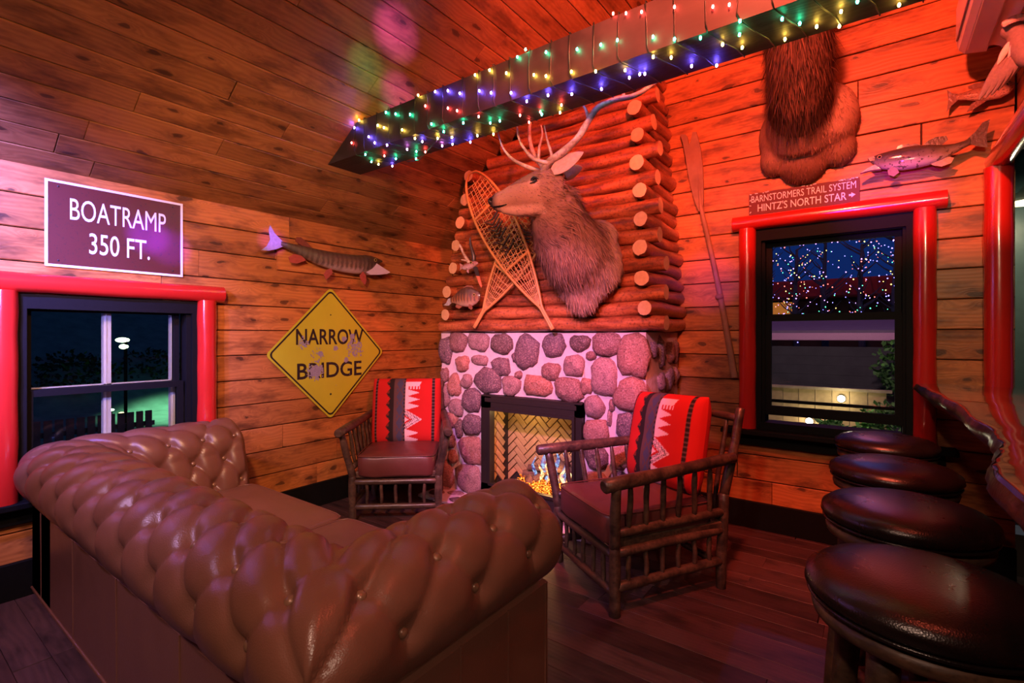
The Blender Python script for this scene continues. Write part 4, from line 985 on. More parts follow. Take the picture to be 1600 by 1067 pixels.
# ------------------------------------------------------------------ snowshoes
ash = plain('bent_ash_wood', (.52, .24, .07), .45, .4, 0, .2, .2, 30)
raw = plain('rawhide_lacing', (.55, .27, .10), .5, .4, 0, .2, .2, 60)
def snowshoe(label, tip, tail, wid, yoff):
    t = thing('snowshoe', label, 'snowshoe', ((tip[0]+tail[0])/2, 2.98, (tip[1]+tail[1])/2))
    tp, tl = Vector((tip[0], yoff, tip[1])), Vector((tail[0], yoff-.03, tail[1])); L = (tl-tp).length
    d = (tl-tp)/L; s = d.cross(Vector((0, -1, 0))).normalized(); O_ = -Vector(t.location)
    def W(f):   # half width at fraction from the toe
        if f < .33: return wid*math.sqrt(max(0, 1-((.33-f)/.33)**2))
        return wid*max(.04, math.cos((min(f, .88)-.33)/.55*PI/2)**.85) if f < .88 else wid*.04
    P = lambda f, q: tp+d*(L*f)+s*(q)+O_
    fr = []
    N = 44
    left = [P(i/N, W(i/N)) for i in range(N+1)]; right = [P(i/N, -W(i/N)) for i in range(N, 0, -1)]
    m = MB(); m.tube(left+right, .0105, 8, closed=True, flat=1); m.build('frame', ash, t)
    for f in (.24, .60):
        m = MB(); m.tube([P(f, W(f)), P(f, 0), P(f, -W(f))], .011, 8); m.build('crossbar', ash, t)
    m = MB(); r_ = .0030
    def seg(f0, q0, f1, q1): m.tube([P(f0, q0), P(f1, q1)], r_, 4)
    for (a0, a1, nn) in ((.03, .235, 6), (.605, .86, 6)):
        for k in range(-3, 4):
            q = k/3.6
            seg(a0+.02+.02*abs(k), q*W(a0+.03+.02*abs(k)), a1, q*W(a1) if a1 < .5 else q*W(a1)) if a1 < .5 else seg(a0, q*W(a0), a1, q*W(a1))
        for i in range(nn):
            f = a0+.02+(a1-a0-.03)*(i+.5)/nn; seg(f, W(f), f+.015, -W(f+.015)); seg(f, -W(f), f+.022, W(f+.022)*.2)
    for i in range(11):
        f = .25+.34*i/11; seg(f, W(f), min(f+.06, .6), -W(f+.05)); seg(f, -W(f), min(f+.06, .6), W(f+.05))
    for k in range(-3, 4): seg(.25, k/3.5*W(.25), .60, k/3.5*W(.6))
    m.build('lacing', raw, t)['kind'] = 'stuff'
    m = MB(); random.seed(8)
    for i in range(5):
        f = .30+i*.045; pts = [P(f, -.06+.03*i-.02), P(f+.03, .0)+Vector((0, -.03, 0)), P(f+.01, .07)+Vector((0, -.035, 0)), P(f+.05, .02)+Vector((0, -.02, 0)), P(f+.02, -.06)]
        m.tube(pts, .008, 6)
    m.build('leather_binding', plain('dark_binding_leather', (.035, .02, .014), .6), t); return t
snowshoe('wooden snowshoe in front of the other, toe up beside the elk nose', (-2.655, 2.665), (-1.845, 1.395), .165, 3.03)
snowshoe('wooden snowshoe crossed behind the other, its toe hidden by the elk neck', (-1.86, 2.47), (-2.615, 1.415), .165, 3.075)

# ------------------------------------------------------------------ mounted animals
def remesh(m, vox, sm=4):
    me = m.mesh('tmp', []); me.materials.clear(); o = bpy.data.objects.new('tmp', me); C.objects.link(o)
    r = o.modifiers.new('r', 'REMESH'); r.mode = 'VOXEL'; r.voxel_size = vox
    s = o.modifiers.new('s', 'SMOOTH'); s.iterations = sm; s.factor = .5
    bpy.context.view_layer.update(); dg = bpy.context.evaluated_depsgraph_get(); out = bpy.data.meshes.new_from_object(o.evaluated_get(dg)); bpy.data.objects.remove(o)
    out.polygons.foreach_set('use_smooth', [True]*len(out.polygons)); return out
def coords(me):
    a_ = np.empty(len(me.vertices)*3, np.float32); me.vertices.foreach_get('co', a_); return a_.reshape(-1, 3)
M['fur'] = attr_mat('elk_hide', .85, .6, 160); M['hair'] = attr_mat('elk_hair', .75, 0, 50)
def fur(me, colf, denf, dirf, n, seed, par, name='fur'):
    """short hair blades; denf gives length (0 = none)"""
    rnd = random.Random(seed); co = coords(me); N_ = np.empty(len(me.vertices)*3, np.float32); me.vertices.foreach_get('normal', N_); N_ = N_.reshape(-1, 3)
    vs, fs, cs = [], [], []
    L = len(co); tries = 0
    while len(fs) < n and tries < n*3:
        tries += 1; i = rnd.randrange(L); p = Vector(co[i].tolist()); nn = Vector(N_[i].tolist()); l = denf(p)
        if l <= 0: continue
        p += Vector((rnd.uniform(-.008, .008), rnd.uniform(-.008, .008), rnd.uniform(-.008, .008)))-nn*.004
        d = dirf(p, nn); d = (d-nn*d.dot(nn)); d = (d.normalized() if d.length > .01 else nn)+nn*rnd.uniform(.10, .42)+Vector((rnd.gauss(0, .18), rnd.gauss(0, .18), rnd.gauss(0, .18)))
        l *= rnd.uniform(.6, 1.3); wv = d.cross(nn); wv = wv.normalized()*(.0013+l*.018)
        k = len(vs); mid = p+d*l*.55; end = p+d*l+Vector((0, 0, -l*.15))
        vs += [tuple(p-wv), tuple(p+wv), tuple(mid+wv*.7), tuple(mid-wv*.7), tuple(end)]; fs += [(k, k+1, k+2, k+3), (k+3, k+2, k+4)]
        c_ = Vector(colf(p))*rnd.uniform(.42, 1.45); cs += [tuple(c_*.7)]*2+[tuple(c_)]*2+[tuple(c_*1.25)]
    m = MB(); m.add(vs, fs); me2 = m.mesh(name, M['hair']); setcol(me2, cs); o = link(name, me2, par); o['kind'] = 'stuff'; return o
TAN, DBR, PALE, FACE = Vector((.46, .27, .18)), Vector((.13, .062, .038)), Vector((.58, .38, .27)), Vector((.33, .18, .12))
def mixv(a_, b_, t): t = max(0, min(1, t)); return a_*(1-t)+b_*t
antm = log_mat('antler_bone', (.60, .46, .36), (.36, .24, .18), (.14, .08, .06), .45)
eyem = plain('glass_eye', (.006, .004, .004), .06, .7, 0, 0, 0); nosem = plain('dark_nose', (.02, .014, .014), .3, .6, 0, .3, .5, 200)
# elk on the chimney, head turned to the left
elk = thing('elk_mount', 'elk shoulder mount with antlers on the log chimney, head turned left', 'mounted elk', (-1.62, 3.08, 1.85))
ET = Matrix.Translation((1.62, -3.08, -1.85)); v3 = lambda x, y, z: ET @ Vector((x, y, z))
m = MB()
m.tube([v3(-1.62, 3.10, 1.86), v3(-1.615, 2.99, 1.87), v3(-1.625, 2.91, 1.92), v3(-1.645, 2.82, 2.00), v3(-1.640, 2.74, 2.08), v3(-1.62, 2.67, 2.16), v3(-1.59, 2.61, 2.23)], [.255, .262, .245, .212, .182, .16, .13], 28)
m.ball(v3(-1.50, 2.99, 2.00), (.15, .13, .12), 20); m.ball(v3(-1.60, 3.0, 1.70), (.20, .13, .15), 20); m.ball(v3(-1.60, 2.99, 1.60), (.12, .10, .11), 16); m.ball(v3(-1.44, 2.99, 1.80), (.12, .12, .17), 20)
m.tube([v3(-1.53, 2.60, 2.25), v3(-1.585, 2.56, 2.245), v3(-1.66, 2.53, 2.235), v3(-1.73, 2.50, 2.225), v3(-1.80, 2.48, 2.212), v3(-1.865, 2.465, 2.198), v3(-1.915, 2.455, 2.188), v3(-1.948, 2.45, 2.182)], [.080, .098, .092, .076, .059, .049, .046, .036], 20, flat=1.32)
m.tube([v3(-1.60, 2.57, 2.16), v3(-1.70, 2.52, 2.125), v3(-1.80, 2.485, 2.125), v3(-1.88, 2.465, 2.14)], [.062, .048, .036, .028], 14)
m.ball(v3(-1.62, 2.465, 2.305), (.040, .018, .022), 12)      # brow above the near eye
me = remesh(m, .0105, 5); me.materials.append(M['fur'])
def elkcol(p):
    x, y, z = p[0]-1.62, p[1]+3.08, p[2]+1.85
    dn = (1 if z < 2.20 and x > -1.78 else 0)
    n_ = noise.noise(Vector((x, y, z))*7)
    if x < -1.60 and z > 2.09 and y < 2.64:      # face
        c_ = mixv(FACE, TAN, .5+.5*n_)
        if z > 2.27 and x > -1.86: c_ = mixv(c_, DBR, .55)
        if x < -1.88: c_ = mixv(c_, Vector((.03, .02, .02)), (-1.88-x)/.05)
        e_ = math.dist((x, z), (-1.635, 2.262)); c_ = mixv(c_, PALE, 1.2-e_/.035)
        if z < 2.145 and x > -1.9: c_ = mixv(c_, PALE, .5)
        return c_
    t = (y-2.88)/.12                              # shoulder is paler than the mane
    c_ = mixv(DBR*1.55, FACE, .5+n_)
    if z > 2.12: c_ = mixv(c_, FACE*1.1, .6)
    c_ = mixv(c_, PALE, t*(.65+.3*(x+1.75)/.3))
    return c_
setcol(me, [tuple(elkcol(Vector(p.tolist()))) for p in coords(me)])
link('body', me, elk)
def elen(p):
    x, y, z = p[0]-1.62, p[1]+3.08, p[2]+1.85
    if y > 3.05: return 0
    if x < -1.62 and z > 2.10 and y < 2.62: return .010 if x > -1.91 else 0
    if y < 2.62: return .022
    if y > 2.92: return .028
    return .055
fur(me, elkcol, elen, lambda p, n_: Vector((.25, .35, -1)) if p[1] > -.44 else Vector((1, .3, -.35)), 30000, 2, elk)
# eye, nostril, mouth, ears
for s, yy in ((1, 2.453), (-1, 2.60)):
    m = MB(); m.ball(v3(-1.635, yy, 2.272), (.020, .014, .015), 14); m.build('eye', eyem, elk)
m = MB(); m.tube([v3(-1.662, 2.449, 2.262), v3(-1.650, 2.441, 2.283), v3(-1.632, 2.437, 2.290), v3(-1.612, 2.442, 2.285), v3(-1.602, 2.447, 2.274)], [.002, .005, .006, .005, .002], 6)
m.tube([v3(-1.675, 2.450, 2.250), v3(-1.655, 2.441, 2.258), v3(-1.63, 2.437, 2.257), v3(-1.608, 2.444, 2.266)], [.002, .005, .005, .002], 6); m.build('eyelid', nosem, elk)
m = MB(); m.ball(v3(-1.948, 2.44, 2.195), (.022, .036, .028), 14); m.build('nose', nosem, elk)
m = MB(); m.ball(v3(-1.935, 2.409, 2.20), (.014, .006, .009), 10); m.tube([v3(-1.95, 2.425, 2.163), v3(-1.92, 2.418, 2.152), v3(-1.88, 2.42, 2.150), v3(-1.84, 2.432, 2.155), v3(-1.80, 2.45, 2.172)], [.003, .005, .005, .004, .002], 6); m.build('mouth_line', eyem, elk)
earm = plain('ear_fur', (.52, .34, .27), .9, .1, 0, .3, .6, 60)
def ear(tip, base, nrm, par, wd=.05):
    tip, base = Vector(tip), Vector(base); d = (tip-base); L = d.length; d.normalize(); nrm = Vector(nrm).normalized(); s = d.cross(nrm).normalized(); nrm = s.cross(d)
    m = MB(); rs = []
    for i in range(13):
        f = i/12; w_ = wd*(math.sin(PI*min(1, f*.93+.07)**.8))**.75+.002; r = []
        for j in range(18):
            a_ = 2*PI*j/18; x, y = math.cos(a_), math.sin(a_)
            r.append(tuple(base+d*(L*f)+s*(w_*x)+nrm*(w_*(.32*y-.55*(1-x*x)+.3))))
        rs.append(r)
    m.rings(rs); return m.build('ear', earm, par)
ear(v3(-1.365, 2.56, 2.415), v3(-1.535, 2.50, 2.315), (.25, -1, .1), elk, .047)
ear(v3(-1.50, 2.80, 2.42), v3(-1.55, 2.66, 2.33), (-.9, -.3, .2), elk, .045)
def antler(par, ls, name='antler'):
    m = MB()
    for pts, r0, r1 in ls:
        pts = [Vector(p) for p in pts]; q = []
        for i in range(len(pts)-1):
            p0, p1, p2, p3 = pts[max(i-1, 0)], pts[i], pts[i+1], pts[min(i+2, len(pts)-1)]
            for k in range(5):
                t = k/5; q.append(.5*((2*p1)+(p2-p0)*t+(2*p0-5*p1+4*p2-p3)*t*t+(3*p1-p0-3*p2+p3)*t**3))
        q.append(pts[-1]); n = len(q)-1
        m.tube(q, [max(.002, r0+(r1-r0)*(i/n)**1.3) for i in range(n+1)], 10, rough=.22, seed=r0*99)
    return m.build(name, antm, par)
antler(elk, [([v3(-1.60, 2.50, 2.33), v3(-1.562, 2.49, 2.372), v3(-1.47, 2.49, 2.415), v3(-1.36, 2.49, 2.479), v3(-1.299, 2.49, 2.554), v3(-1.24, 2.50, 2.618), v3(-1.144, 2.51, 2.637), v3(-1.052, 2.52, 2.632), v3(-.978, 2.54, 2.66), v3(-.92, 2.60, 2.74), v3(-.90, 2.66, 2.86)], .023, .008),
             ([v3(-1.56, 2.48, 2.37), v3(-1.61, 2.44, 2.385), v3(-1.66, 2.42, 2.43), v3(-1.715, 2.41, 2.52), v3(-1.735, 2.41, 2.62)], .014, .003),
             ([v3(-1.53, 2.49, 2.385), v3(-1.535, 2.47, 2.44), v3(-1.555, 2.47, 2.50), v3(-1.585, 2.48, 2.60)], .011, .003),
             ([v3(-1.295, 2.49, 2.56), v3(-1.31, 2.48, 2.62), v3(-1.35, 2.47, 2.68)], .012, .003), ([v3(-1.10, 2.52, 2.635), v3(-1.10, 2.50, 2.72), v3(-1.13, 2.48, 2.80)], .011, .003)])
antler(elk, [([v3(-1.64, 2.57, 2.33), v3(-1.66, 2.60, 2.38), v3(-1.72, 2.66, 2.44), v3(-1.80, 2.72, 2.52), v3(-1.86, 2.75, 2.62), v3(-1.88, 2.76, 2.75), v3(-1.86, 2.78, 2.88)], .022, .008),
             ([v3(-1.66, 2.56, 2.36), v3(-1.72, 2.50, 2.385), v3(-1.80, 2.46, 2.435), v3(-1.87, 2.45, 2.52), v3(-1.91, 2.45, 2.63)], .014, .003),
             ([v3(-1.76, 2.69, 2.47), v3(-1.75, 2.68, 2.56), v3(-1.72, 2.67, 2.64), v3(-1.73, 2.67, 2.70)], .011, .003)])
# second elk: chest and mane seen from below, over the back window
elk2 = thing('elk_mount', 'dark-maned elk shoulder mount above the back window, head hidden behind the beam', 'mounted elk', (-.37, YB, 2.65))
ET2 = Matrix.Translation((.37, -YB, -2.65)); w3 = lambda x, y, z: ET2 @ Vector((x, y, z))
m = MB()
m.ball(w3(-.37, 3.80, 2.70), (.285, .19, .27), 28); m.ball(w3(-.26, 3.74, 2.74), (.19, .17, .22), 20); m.ball(w3(-.555, 3.79, 2.55), (.09, .10, .12), 16); m.ball(w3(-.385, 3.79, 2.50), (.15, .11, .155), 20); m.ball(w3(-.185, 3.79, 2.55), (.10, .10, .125), 16)
m.tube([w3(-.38, 3.76, 2.68), w3(-.38, 3.60, 2.78), w3(-.37, 3.46, 2.88), w3(-.36, 3.32, 3.0), w3(-.35, 3.18, 3.14), w3(-.34, 3.06, 3.26)], [.22, .19, .175, .175, .165, .13], 24)
m.tube([w3(-.34, 3.10, 3.28), w3(-.34, 3.0, 3.30), w3(-.35, 2.86, 3.27), w3(-.36, 2.74, 3.22), w3(-.37, 2.65, 3.19)], [.10, .10, .075, .055, .04], 18, flat=1.25)
me2 = remesh(m, .012, 14); me2.materials.append(M['fur'])
def elkcol2(p):
    lob = 0
    x, y, z = p[0]-.37, p[1]+YB, p[2]+2.65; n_ = noise.noise(Vector((x, y, z))*8)
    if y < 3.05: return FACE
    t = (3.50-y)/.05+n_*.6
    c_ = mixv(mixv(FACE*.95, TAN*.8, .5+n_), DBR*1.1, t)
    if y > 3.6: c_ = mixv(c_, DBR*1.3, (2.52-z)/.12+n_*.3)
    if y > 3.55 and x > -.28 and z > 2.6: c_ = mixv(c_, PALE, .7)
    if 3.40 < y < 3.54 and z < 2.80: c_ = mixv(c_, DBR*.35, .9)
    return c_
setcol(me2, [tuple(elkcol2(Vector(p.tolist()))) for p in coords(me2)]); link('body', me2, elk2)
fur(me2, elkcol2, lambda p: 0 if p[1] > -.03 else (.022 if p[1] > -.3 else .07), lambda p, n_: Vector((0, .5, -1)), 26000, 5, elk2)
m = MB(); pl = [(.31*math.cos(2*PI*i/40)*(1+.03*math.sin(i)), .33*math.sin(2*PI*i/40)) for i in range(40)]
for yy in (3.04,):
    ear(w3(-.16, 3.02, 3.42), w3(-.25, 3.06, 3.34), (0, -1, 0), elk2); ear(w3(-.54, 3.02, 3.42), w3(-.44, 3.06, 3.34), (0, -1, 0), elk2)
for s in (-1, 1):
    m = MB(); m.ball(w3(-.345+s*.075, 2.93, 3.31), (.012, .018, .015), 12); m.build('eye', eyem, elk2)
    antler(elk2, [([w3(-.345+s*.05, 3.05, 3.38), w3(-.345+s*.12, 3.1, 3.46), w3(-.345+s*.25, 3.2, 3.55), w3(-.345+s*.33, 3.25, 3.66), w3(-.345+s*.33, 3.2, 3.8)], .02, .008), ([w3(-.345+s*.1, 3.08, 3.44), w3(-.345+s*.13, 2.98, 3.46), w3(-.345+s*.15, 2.9, 3.54)], .012, .003)])
m = MB(); m.ball(w3(-.372, 2.64, 3.20), (.03, .02, .024), 12); m.build('nose', nosem, elk2)

# ------------------------------------------------------------------ fish
def fishmat(name, back, side, belly, bars=0, barc=(.05, .03, .02), spots=0, rough=.25, h=.08, y0=0):
    m = NT(name, rough, .6); v = m.obj(); sp = m.n('ShaderNodeSeparateXYZ'); m.put(sp.inputs[0], v)
    sc_ = m.n('ShaderNodeTexVoronoi'); m.put(sc_.inputs['Vector'], m.vmath('MULTIPLY', v, (150, 110, 60))); n1 = m.noise(v, 25, 3)
    yy = m.math('ADD', m.math('MULTIPLY', m.math('SUBTRACT', sp.outputs[1], y0), 1/h), m.math('MULTIPLY', m.math('SUBTRACT', n1, .5), .5))
    c = m.ramp(m.math('MULTIPLY_ADD', yy, .5, .5), (.15, belly), (.42, side), (.75, back))
    if bars:
        b_ = m.math('SINE', m.math('ADD', m.math('MULTIPLY', sp.outputs[0], bars), m.math('MULTIPLY', n1, 6)))
        mk = m.ramp(m.math('MULTIPLY_ADD', yy, .5, .5), (.22, (0, 0, 0)), (.38, (1, 1, 1))); c = m.mix(m.math('MULTIPLY', m.math('MULTIPLY', m.math('GREATER_THAN', b_, .1), mk), .75), c, barc)
    if spots: c = m.mix(m.math('MULTIPLY', m.math('GREATER_THAN', m.noise(v, spots, 1), .62), .8), c, barc)
    m.col(m.mix(m.math('MULTIPLY', sc_.outputs['Distance'], .5), c, m.mix(.5, c, barc))); m.bump(sc_.outputs['Distance'], .5, .003)
    m.b.inputs['Coat Weight'].default_value = .7; m.b.inputs['Coat Roughness'].default_value = .12; return m.m
def finm(name, c):
    m = NT(name, .3, .5); v = m.obj(); f = m.noise(m.vmath('MULTIPLY', v, (60, 60, 60)), 1, 3); m.col(m.mix(f, c, tuple(x*.45 for x in c))); m.bump(f, .5, .004); m.b.inputs['Coat Weight'].default_value = .6; return m.m
def fish(name, label, F, prof, mat, fins, thick=.4, mouth=None, eye=None):
    """prof: (x, ymid, half height); local z points out of the wall; F places local coordinates"""
    t = thing(name, label, 'mounted fish', tuple(F.translation)); t.matrix_basis = F
    m = MB(); q = []
    for i in range(len(prof)-1):
        for k in range(4):
            f = k/4; f2 = f*f*(3-2*f)*.5+f*.5; q.append([prof[i][j]*(1-f2)+prof[i+1][j]*f2 for j in range(3)])
    q.append(prof[-1]); rs = []
    for x, y, h in q:
        rs.append([(x, y+h*math.sin(2*PI*j/22), h*thick*math.copysign(abs(math.cos(2*PI*j/22))**.9, math.cos(2*PI*j/22))) for j in range(22)])
    m.rings(rs); m.build('body', mat, t)
    for nm, poly, z, tilt, fm in fins:
        n = len(poly); c0 = (sum(p[0] for p in poly)/n, sum(p[1] for p in poly)/n)
        T = Matrix.Translation((0, 0, z))
        if tilt: T = Matrix.Translation((poly[0][0], poly[0][1], z)) @ Matrix.Rotation(tilt, 4, 'X') @ Matrix.Translation((-poly[0][0], -poly[0][1], 0))
        m = MB(); m.prism(poly, .004, T); m.build(nm, fm, t)
    if eye:
        m = MB(); m.ball((eye[0], eye[1], eye[2]), (eye[3], eye[3], eye[3]*.6), 12); m.build('eye', eyem, t)
        m = MB(); m.tube([(eye[0]+eye[3]*1.15*math.cos(2*PI*j/16), eye[1]+eye[3]*1.15*math.sin(2*PI*j/16), eye[2]) for j in range(16)], eye[3]*.22, 6, closed=True); m.build('eye_ring', plain('gold_eye_ring', (.6, .4, .12), .3), t)
    if mouth:
        for poly, th_, fm in mouth:
            m = MB(); m.prism(poly, th_, Matrix.Translation((0, 0, .0))); m.build('jaw', fm, t)
    return t
# pike on the left wall: local x = +Y world, head to the right
pikem = fishmat('pike_skin', (.09, .06, .04), (.24, .15, .11), (.58, .44, .44), 150, (.055, .03, .02), 0, .3, .085, -.055)
rf = finm('red_pike_fin', (.55, .10, .07)); pf = finm('pale_tail_fin', (.45, .38, .50)); wj = plain('pale_jaw', (.70, .52, .62), .3, .5)
Fp = FW((XL+.075, 2.36, 1.985))
fish('mounted_pike', 'long barred pike mount above the yellow diamond sign', Fp,
     [(-.455, .035, .016), (-.42, .028, .022), (-.36, .015, .030), (-.27, -.004, .045), (-.16, -.026, .060), (-.04, -.040, .070), (.08, -.046, .076), (.20, -.044, .080), (.28, -.030, .078), (.34, -.014, .062), (.40, .004, .034), (.445, .014, .014), (.465, .016, .006)], pikem,
     [('tail_fin', [(-.44, .05), (-.50, .10), (-.535, .155), (-.545, .12), (-.535, .05), (-.56, .0), (-.60, -.035), (-.545, -.03), (-.49, -.012), (-.44, .015)], 0, 0, pf),
      ('dorsal_fin', [(-.20, .03), (-.25, .075), (-.30, .105), (-.335, .10), (-.345, .07), (-.31, .05), (-.28, .04)], 0, 0, finm('brown_dorsal_fin', (.22, .06, .04))),
      ('anal_fin', [(-.30, -.035), (-.36, -.03), (-.40, -.06), (-.385, -.095), (-.33, -.098), (-.26, -.065)], .01, .2, rf),
      ('pelvic_fin', [(-.06, -.105), (-.04, -.14), (-.055, -.17), (-.08, -.205), (-.11, -.165), (-.10, -.125)], .03, .45, rf),
      ('pectoral_fin', [(.235, -.10), (.275, -.13), (.295, -.18), (.29, -.215), (.24, -.18), (.215, -.14)], .035, .45, rf)], .62,
     mouth=[([(.26, -.095), (.30, -.055), (.38, -.012), (.46, -.045), (.535, -.075), (.50, -.092), (.42, -.108), (.32, -.118)], .05, wj)], eye=(.365, .012, .034, .010))
m = MB(); m.add(*boxvf((-.45, .30), (-.15, .02), (-.072, -.055)), 0, False); o = m.build('mounting_board', M['pine'], None)
pk = [x for x in bpy.data.objects if x.name.startswith('mounted_pike')][0]; o.parent = pk
# bass on the back wall, head to the left: local x = +X world
bassm = fishmat('bass_skin', (.06, .045, .03), (.22, .16, .12), (.62, .50, .44), 0, (.06, .04, .03), 60, .2, .055)
bf = finm('dark_bass_fin', (.10, .06, .05)); of = finm('pale_bass_fin', (.62, .38, .28))
Fb = FB((.19, YB-.10, 2.39))
fish('mounted_bass', 'shiny bass mount with open mouth and dark fan tail, right of the red trail sign', Fb,
     [(-.215, .02, .006), (-.19, .012, .032), (-.16, .006, .046), (-.12, .002, .056), (-.06, -.002, .066), (.0, -.002, .066), (.06, -.004, .058), (.12, -.002, .042), (.17, .008, .028), (.21, .022, .020), (.235, .034, .020)], bassm,
     [('tail_fin', [(.225, .052), (.255, .08), (.285, .125), (.315, .135), (.30, .05), (.305, -.015), (.275, -.005), (.235, .018)], 0, 0, bf),
      ('dorsal_fin', [(-.09, .055), (-.082, .078), (-.06, .084), (-.055, .078), (-.03, .083), (-.025, .074), (.0, .074), (.03, .058), (-.03, .05)], 0, 0, bf),
      ('dorsal_fin', [(.03, .052), (.055, .078), (.09, .092), (.135, .088), (.142, .065), (.115, .04)], 0, 0, bf),
      ('anal_fin', [(.06, -.055), (.085, -.072), (.115, -.083), (.155, -.072), (.168, -.045), (.15, -.035), (.10, -.032)], .005, 0, of),
      ('pectoral_fin', [(-.11, -.045), (-.085, -.06), (-.075, -.085), (-.10, -.105), (-.125, -.09), (-.13, -.065)], .035, .4, of)], .62,
     mouth=[([(-.225, .034), (-.195, .04), (-.18, .01), (-.212, .012)], .035, bf), ([(-.19, -.012), (-.16, -.045), (-.215, -.042), (-.262, -.05), (-.225, -.026)], .035, of)], eye=(-.168, .026, .026, .008))
# trout tail end higher up near the corner
troutm = fishmat('trout_skin', (.26, .12, .07), (.42, .20, .12), (.55, .35, .25), 0, (.06, .03, .03), 130, .35, .05)
tf = finm('spotted_trout_fin', (.24, .10, .07))
fish('mounted_trout', 'spotted trout mount partly hidden behind the hanging bird, below the air conditioner', FB((.47, YB-.055, 2.70)),
     [(-.10, .0, .017), (-.06, -.004, .022), (-.02, -.008, .034), (.03, -.01, .044), (.08, -.01, .046), (.115, -.006, .036), (.135, 0, .014)], troutm,
     [('tail_fin', [(-.09, .018), (-.115, .026), (-.138, .055), (-.132, .0), (-.14, -.075), (-.12, -.045), (-.09, -.016)], 0, 0, tf),
      ('dorsal_fin', [(-.02, .022), (-.045, .032), (-.05, .048), (-.02, .055), (.02, .05), (.02, .025)], 0, 0, tf),
      ('anal_fin', [(-.01, -.04), (-.035, -.055), (-.055, -.095), (-.03, -.09), (.02, -.06), (.03, -.045)], 0, 0, tf)], .5, eye=(.105, .006, .016, .006))
# sunfish and antlered novelty fish on the chimney
sunm = fishmat('sunfish_skin', (.10, .05, .03), (.38, .14, .05), (.60, .42, .30), 190, (.06, .025, .02), 0, .3, .08)
sf = finm('sunfish_fin', (.35, .12, .07)); stf = finm('silver_tail', (.50, .48, .52))
fish('mounted_sunfish', 'striped orange-brown sunfish mount low on the left of the log chimney', FB((-2.665, 2.985, 1.652)),
     [(-.15, -.012, .022), (-.12, -.008, .028), (-.08, .0, .05), (-.03, .006, .072), (.03, .008, .082), (.08, .006, .075), (.12, .004, .055), (.15, .008, .034), (.165, .01, .012)], sunm,
     [('tail_fin', [(-.14, .01), (-.185, .0), (-.205, -.035), (-.235, -.05), (-.20, -.055), (-.175, -.055), (-.14, -.03)], 0, 0, stf),
      ('dorsal_fin', [(-.08, .04), (-.07, .055), (.0, .092), (.03, .1), (.08, .095), (.10, .07), (.0, .06)], 0, 0, sf),
      ('anal_fin', [(-.09, -.045), (-.10, -.07), (-.06, -.085), (-.02, -.065), (-.03, -.05)], 0, 0, sf),
      ('pelvic_fin', [(.07, -.055), (.095, -.06), (.10, -.09), (.085, -.1), (.06, -.085)], .03, .3, sf)], .45, eye=(.125, .018, .03, .009))
pinkm = fishmat('pink_fish_skin', (.40, .16, .14), (.60, .35, .38), (.72, .52, .60), 0, (.1, .05, .08), 70, .25, .03)
nf = fish('antlered_novelty_fish', 'small pink fish mount with forked antlers and a dark orange-tipped feather, above the striped sunfish', FB((-2.60, 2.975, 1.905)),
     [(-.085, -.005, .012), (-.06, -.008, .022), (-.02, -.004, .030), (.02, .004, .030), (.05, .012, .024), (.075, .014, .012), (.085, .014, .004)], pinkm,
     [('pelvic_fin', [(-.02, -.03), (-.005, -.035), (-.01, -.06), (-.03, -.045)], .01, .2, finm('pink_fin', (.7, .4, .45))),
      ('tail_fin', [(-.075, .01), (-.11, .03), (-.10, 0), (-.11, -.03), (-.075, -.012)], 0, 0, finm('pink_fin_tail', (.6, .3, .3)))], .8, eye=(.03, .02, .024, .009))
antler(nf, [([(-.005, .02, .0), (-.03, .06, .01), (-.055, .10, .015), (-.075, .145, .02), (-.095, .175, .02)], .014, .008), ([(-.02, .04, .01), (-.045, .045, .02), (-.065, .05, .03)], .009, .004)])
m = MB(); m.tube([(.04, .03, 0), (.045, .07, .005), (.03, .12, .01), (.015, .17, .012), (.01, .21, .012), (.02, .225, .012)], [.017, .017, .013, .011, .008, .003], 10); m.build('horn', plain('dark_horn', (.05, .035, .035), .3), nf)
m = MB(); m.prism([(.03, -.01), (.075, -.012), (.10, -.09), (.065, -.085)], .006, None); m.build('feather', plain('dark_feather', (.03, .02, .02), .6), nf)
m = MB(); m.prism([(.065, -.085), (.10, -.09), (.125, -.17), (.115, -.18), (.09, -.14)], .006, None); tag(m.build('feather_tip', plain('orange_feather', (.62, .16, .08), .6), nf), 'orange feather tip', None)

# ------------------------------------------------------------------ air conditioner, hanging bird
ac = thing('air_conditioner', 'white wall-mounted air conditioner in the upper right corner', 'air conditioner', (.60, 3.1, 2.84))
AT = Matrix.Translation((-.60, -3.1, -2.84)); acm = plain('glossy_white_plastic', (.72, .62, .64), .22, .5, 0, .03, 0)
pr = [(.615, 3.16), (.42, 3.17), (.37, 3.15), (.352, 3.10), (.350, 2.93), (.362, 2.875), (.385, 2.85), (.47, 2.835), (.475, 2.86), (.52, 2.86), (.525, 2.835), (.615, 2.84)]
m = MB(); rs = [[tuple(AT @ Vector((x, y, z))) for x, z in pr] for y in (2.55, 2.57, 3.53, 3.55)]
m.rings(rs, smooth=False); m.build('housing', acm, ac)
m = MB(); m.box(tuple(AT @ Vector((.350, 3.04, 2.915))), (.006, .94, .012)); m.build('front_seam', plain('grey_seam', (.35, .3, .3), .4), ac)
for i in range(2):
    m = MB(); m.box(tuple(AT @ Vector((.425+i*.075, 3.05, 2.83-.004*i))), (.075, .86, .006), R=Matrix.Rotation(.25+.3*i, 3, 'Y'), bev=.0015); m.build('louver', acm, ac)
m = MB()
for i in range(22): m.box(tuple(AT @ Vector((.497, 2.66+.039*i, 2.85))), (.03, .012, .02), bev=.002)
m.build('vane', plain('dark_vane', (.06, .04, .04), .5), ac)
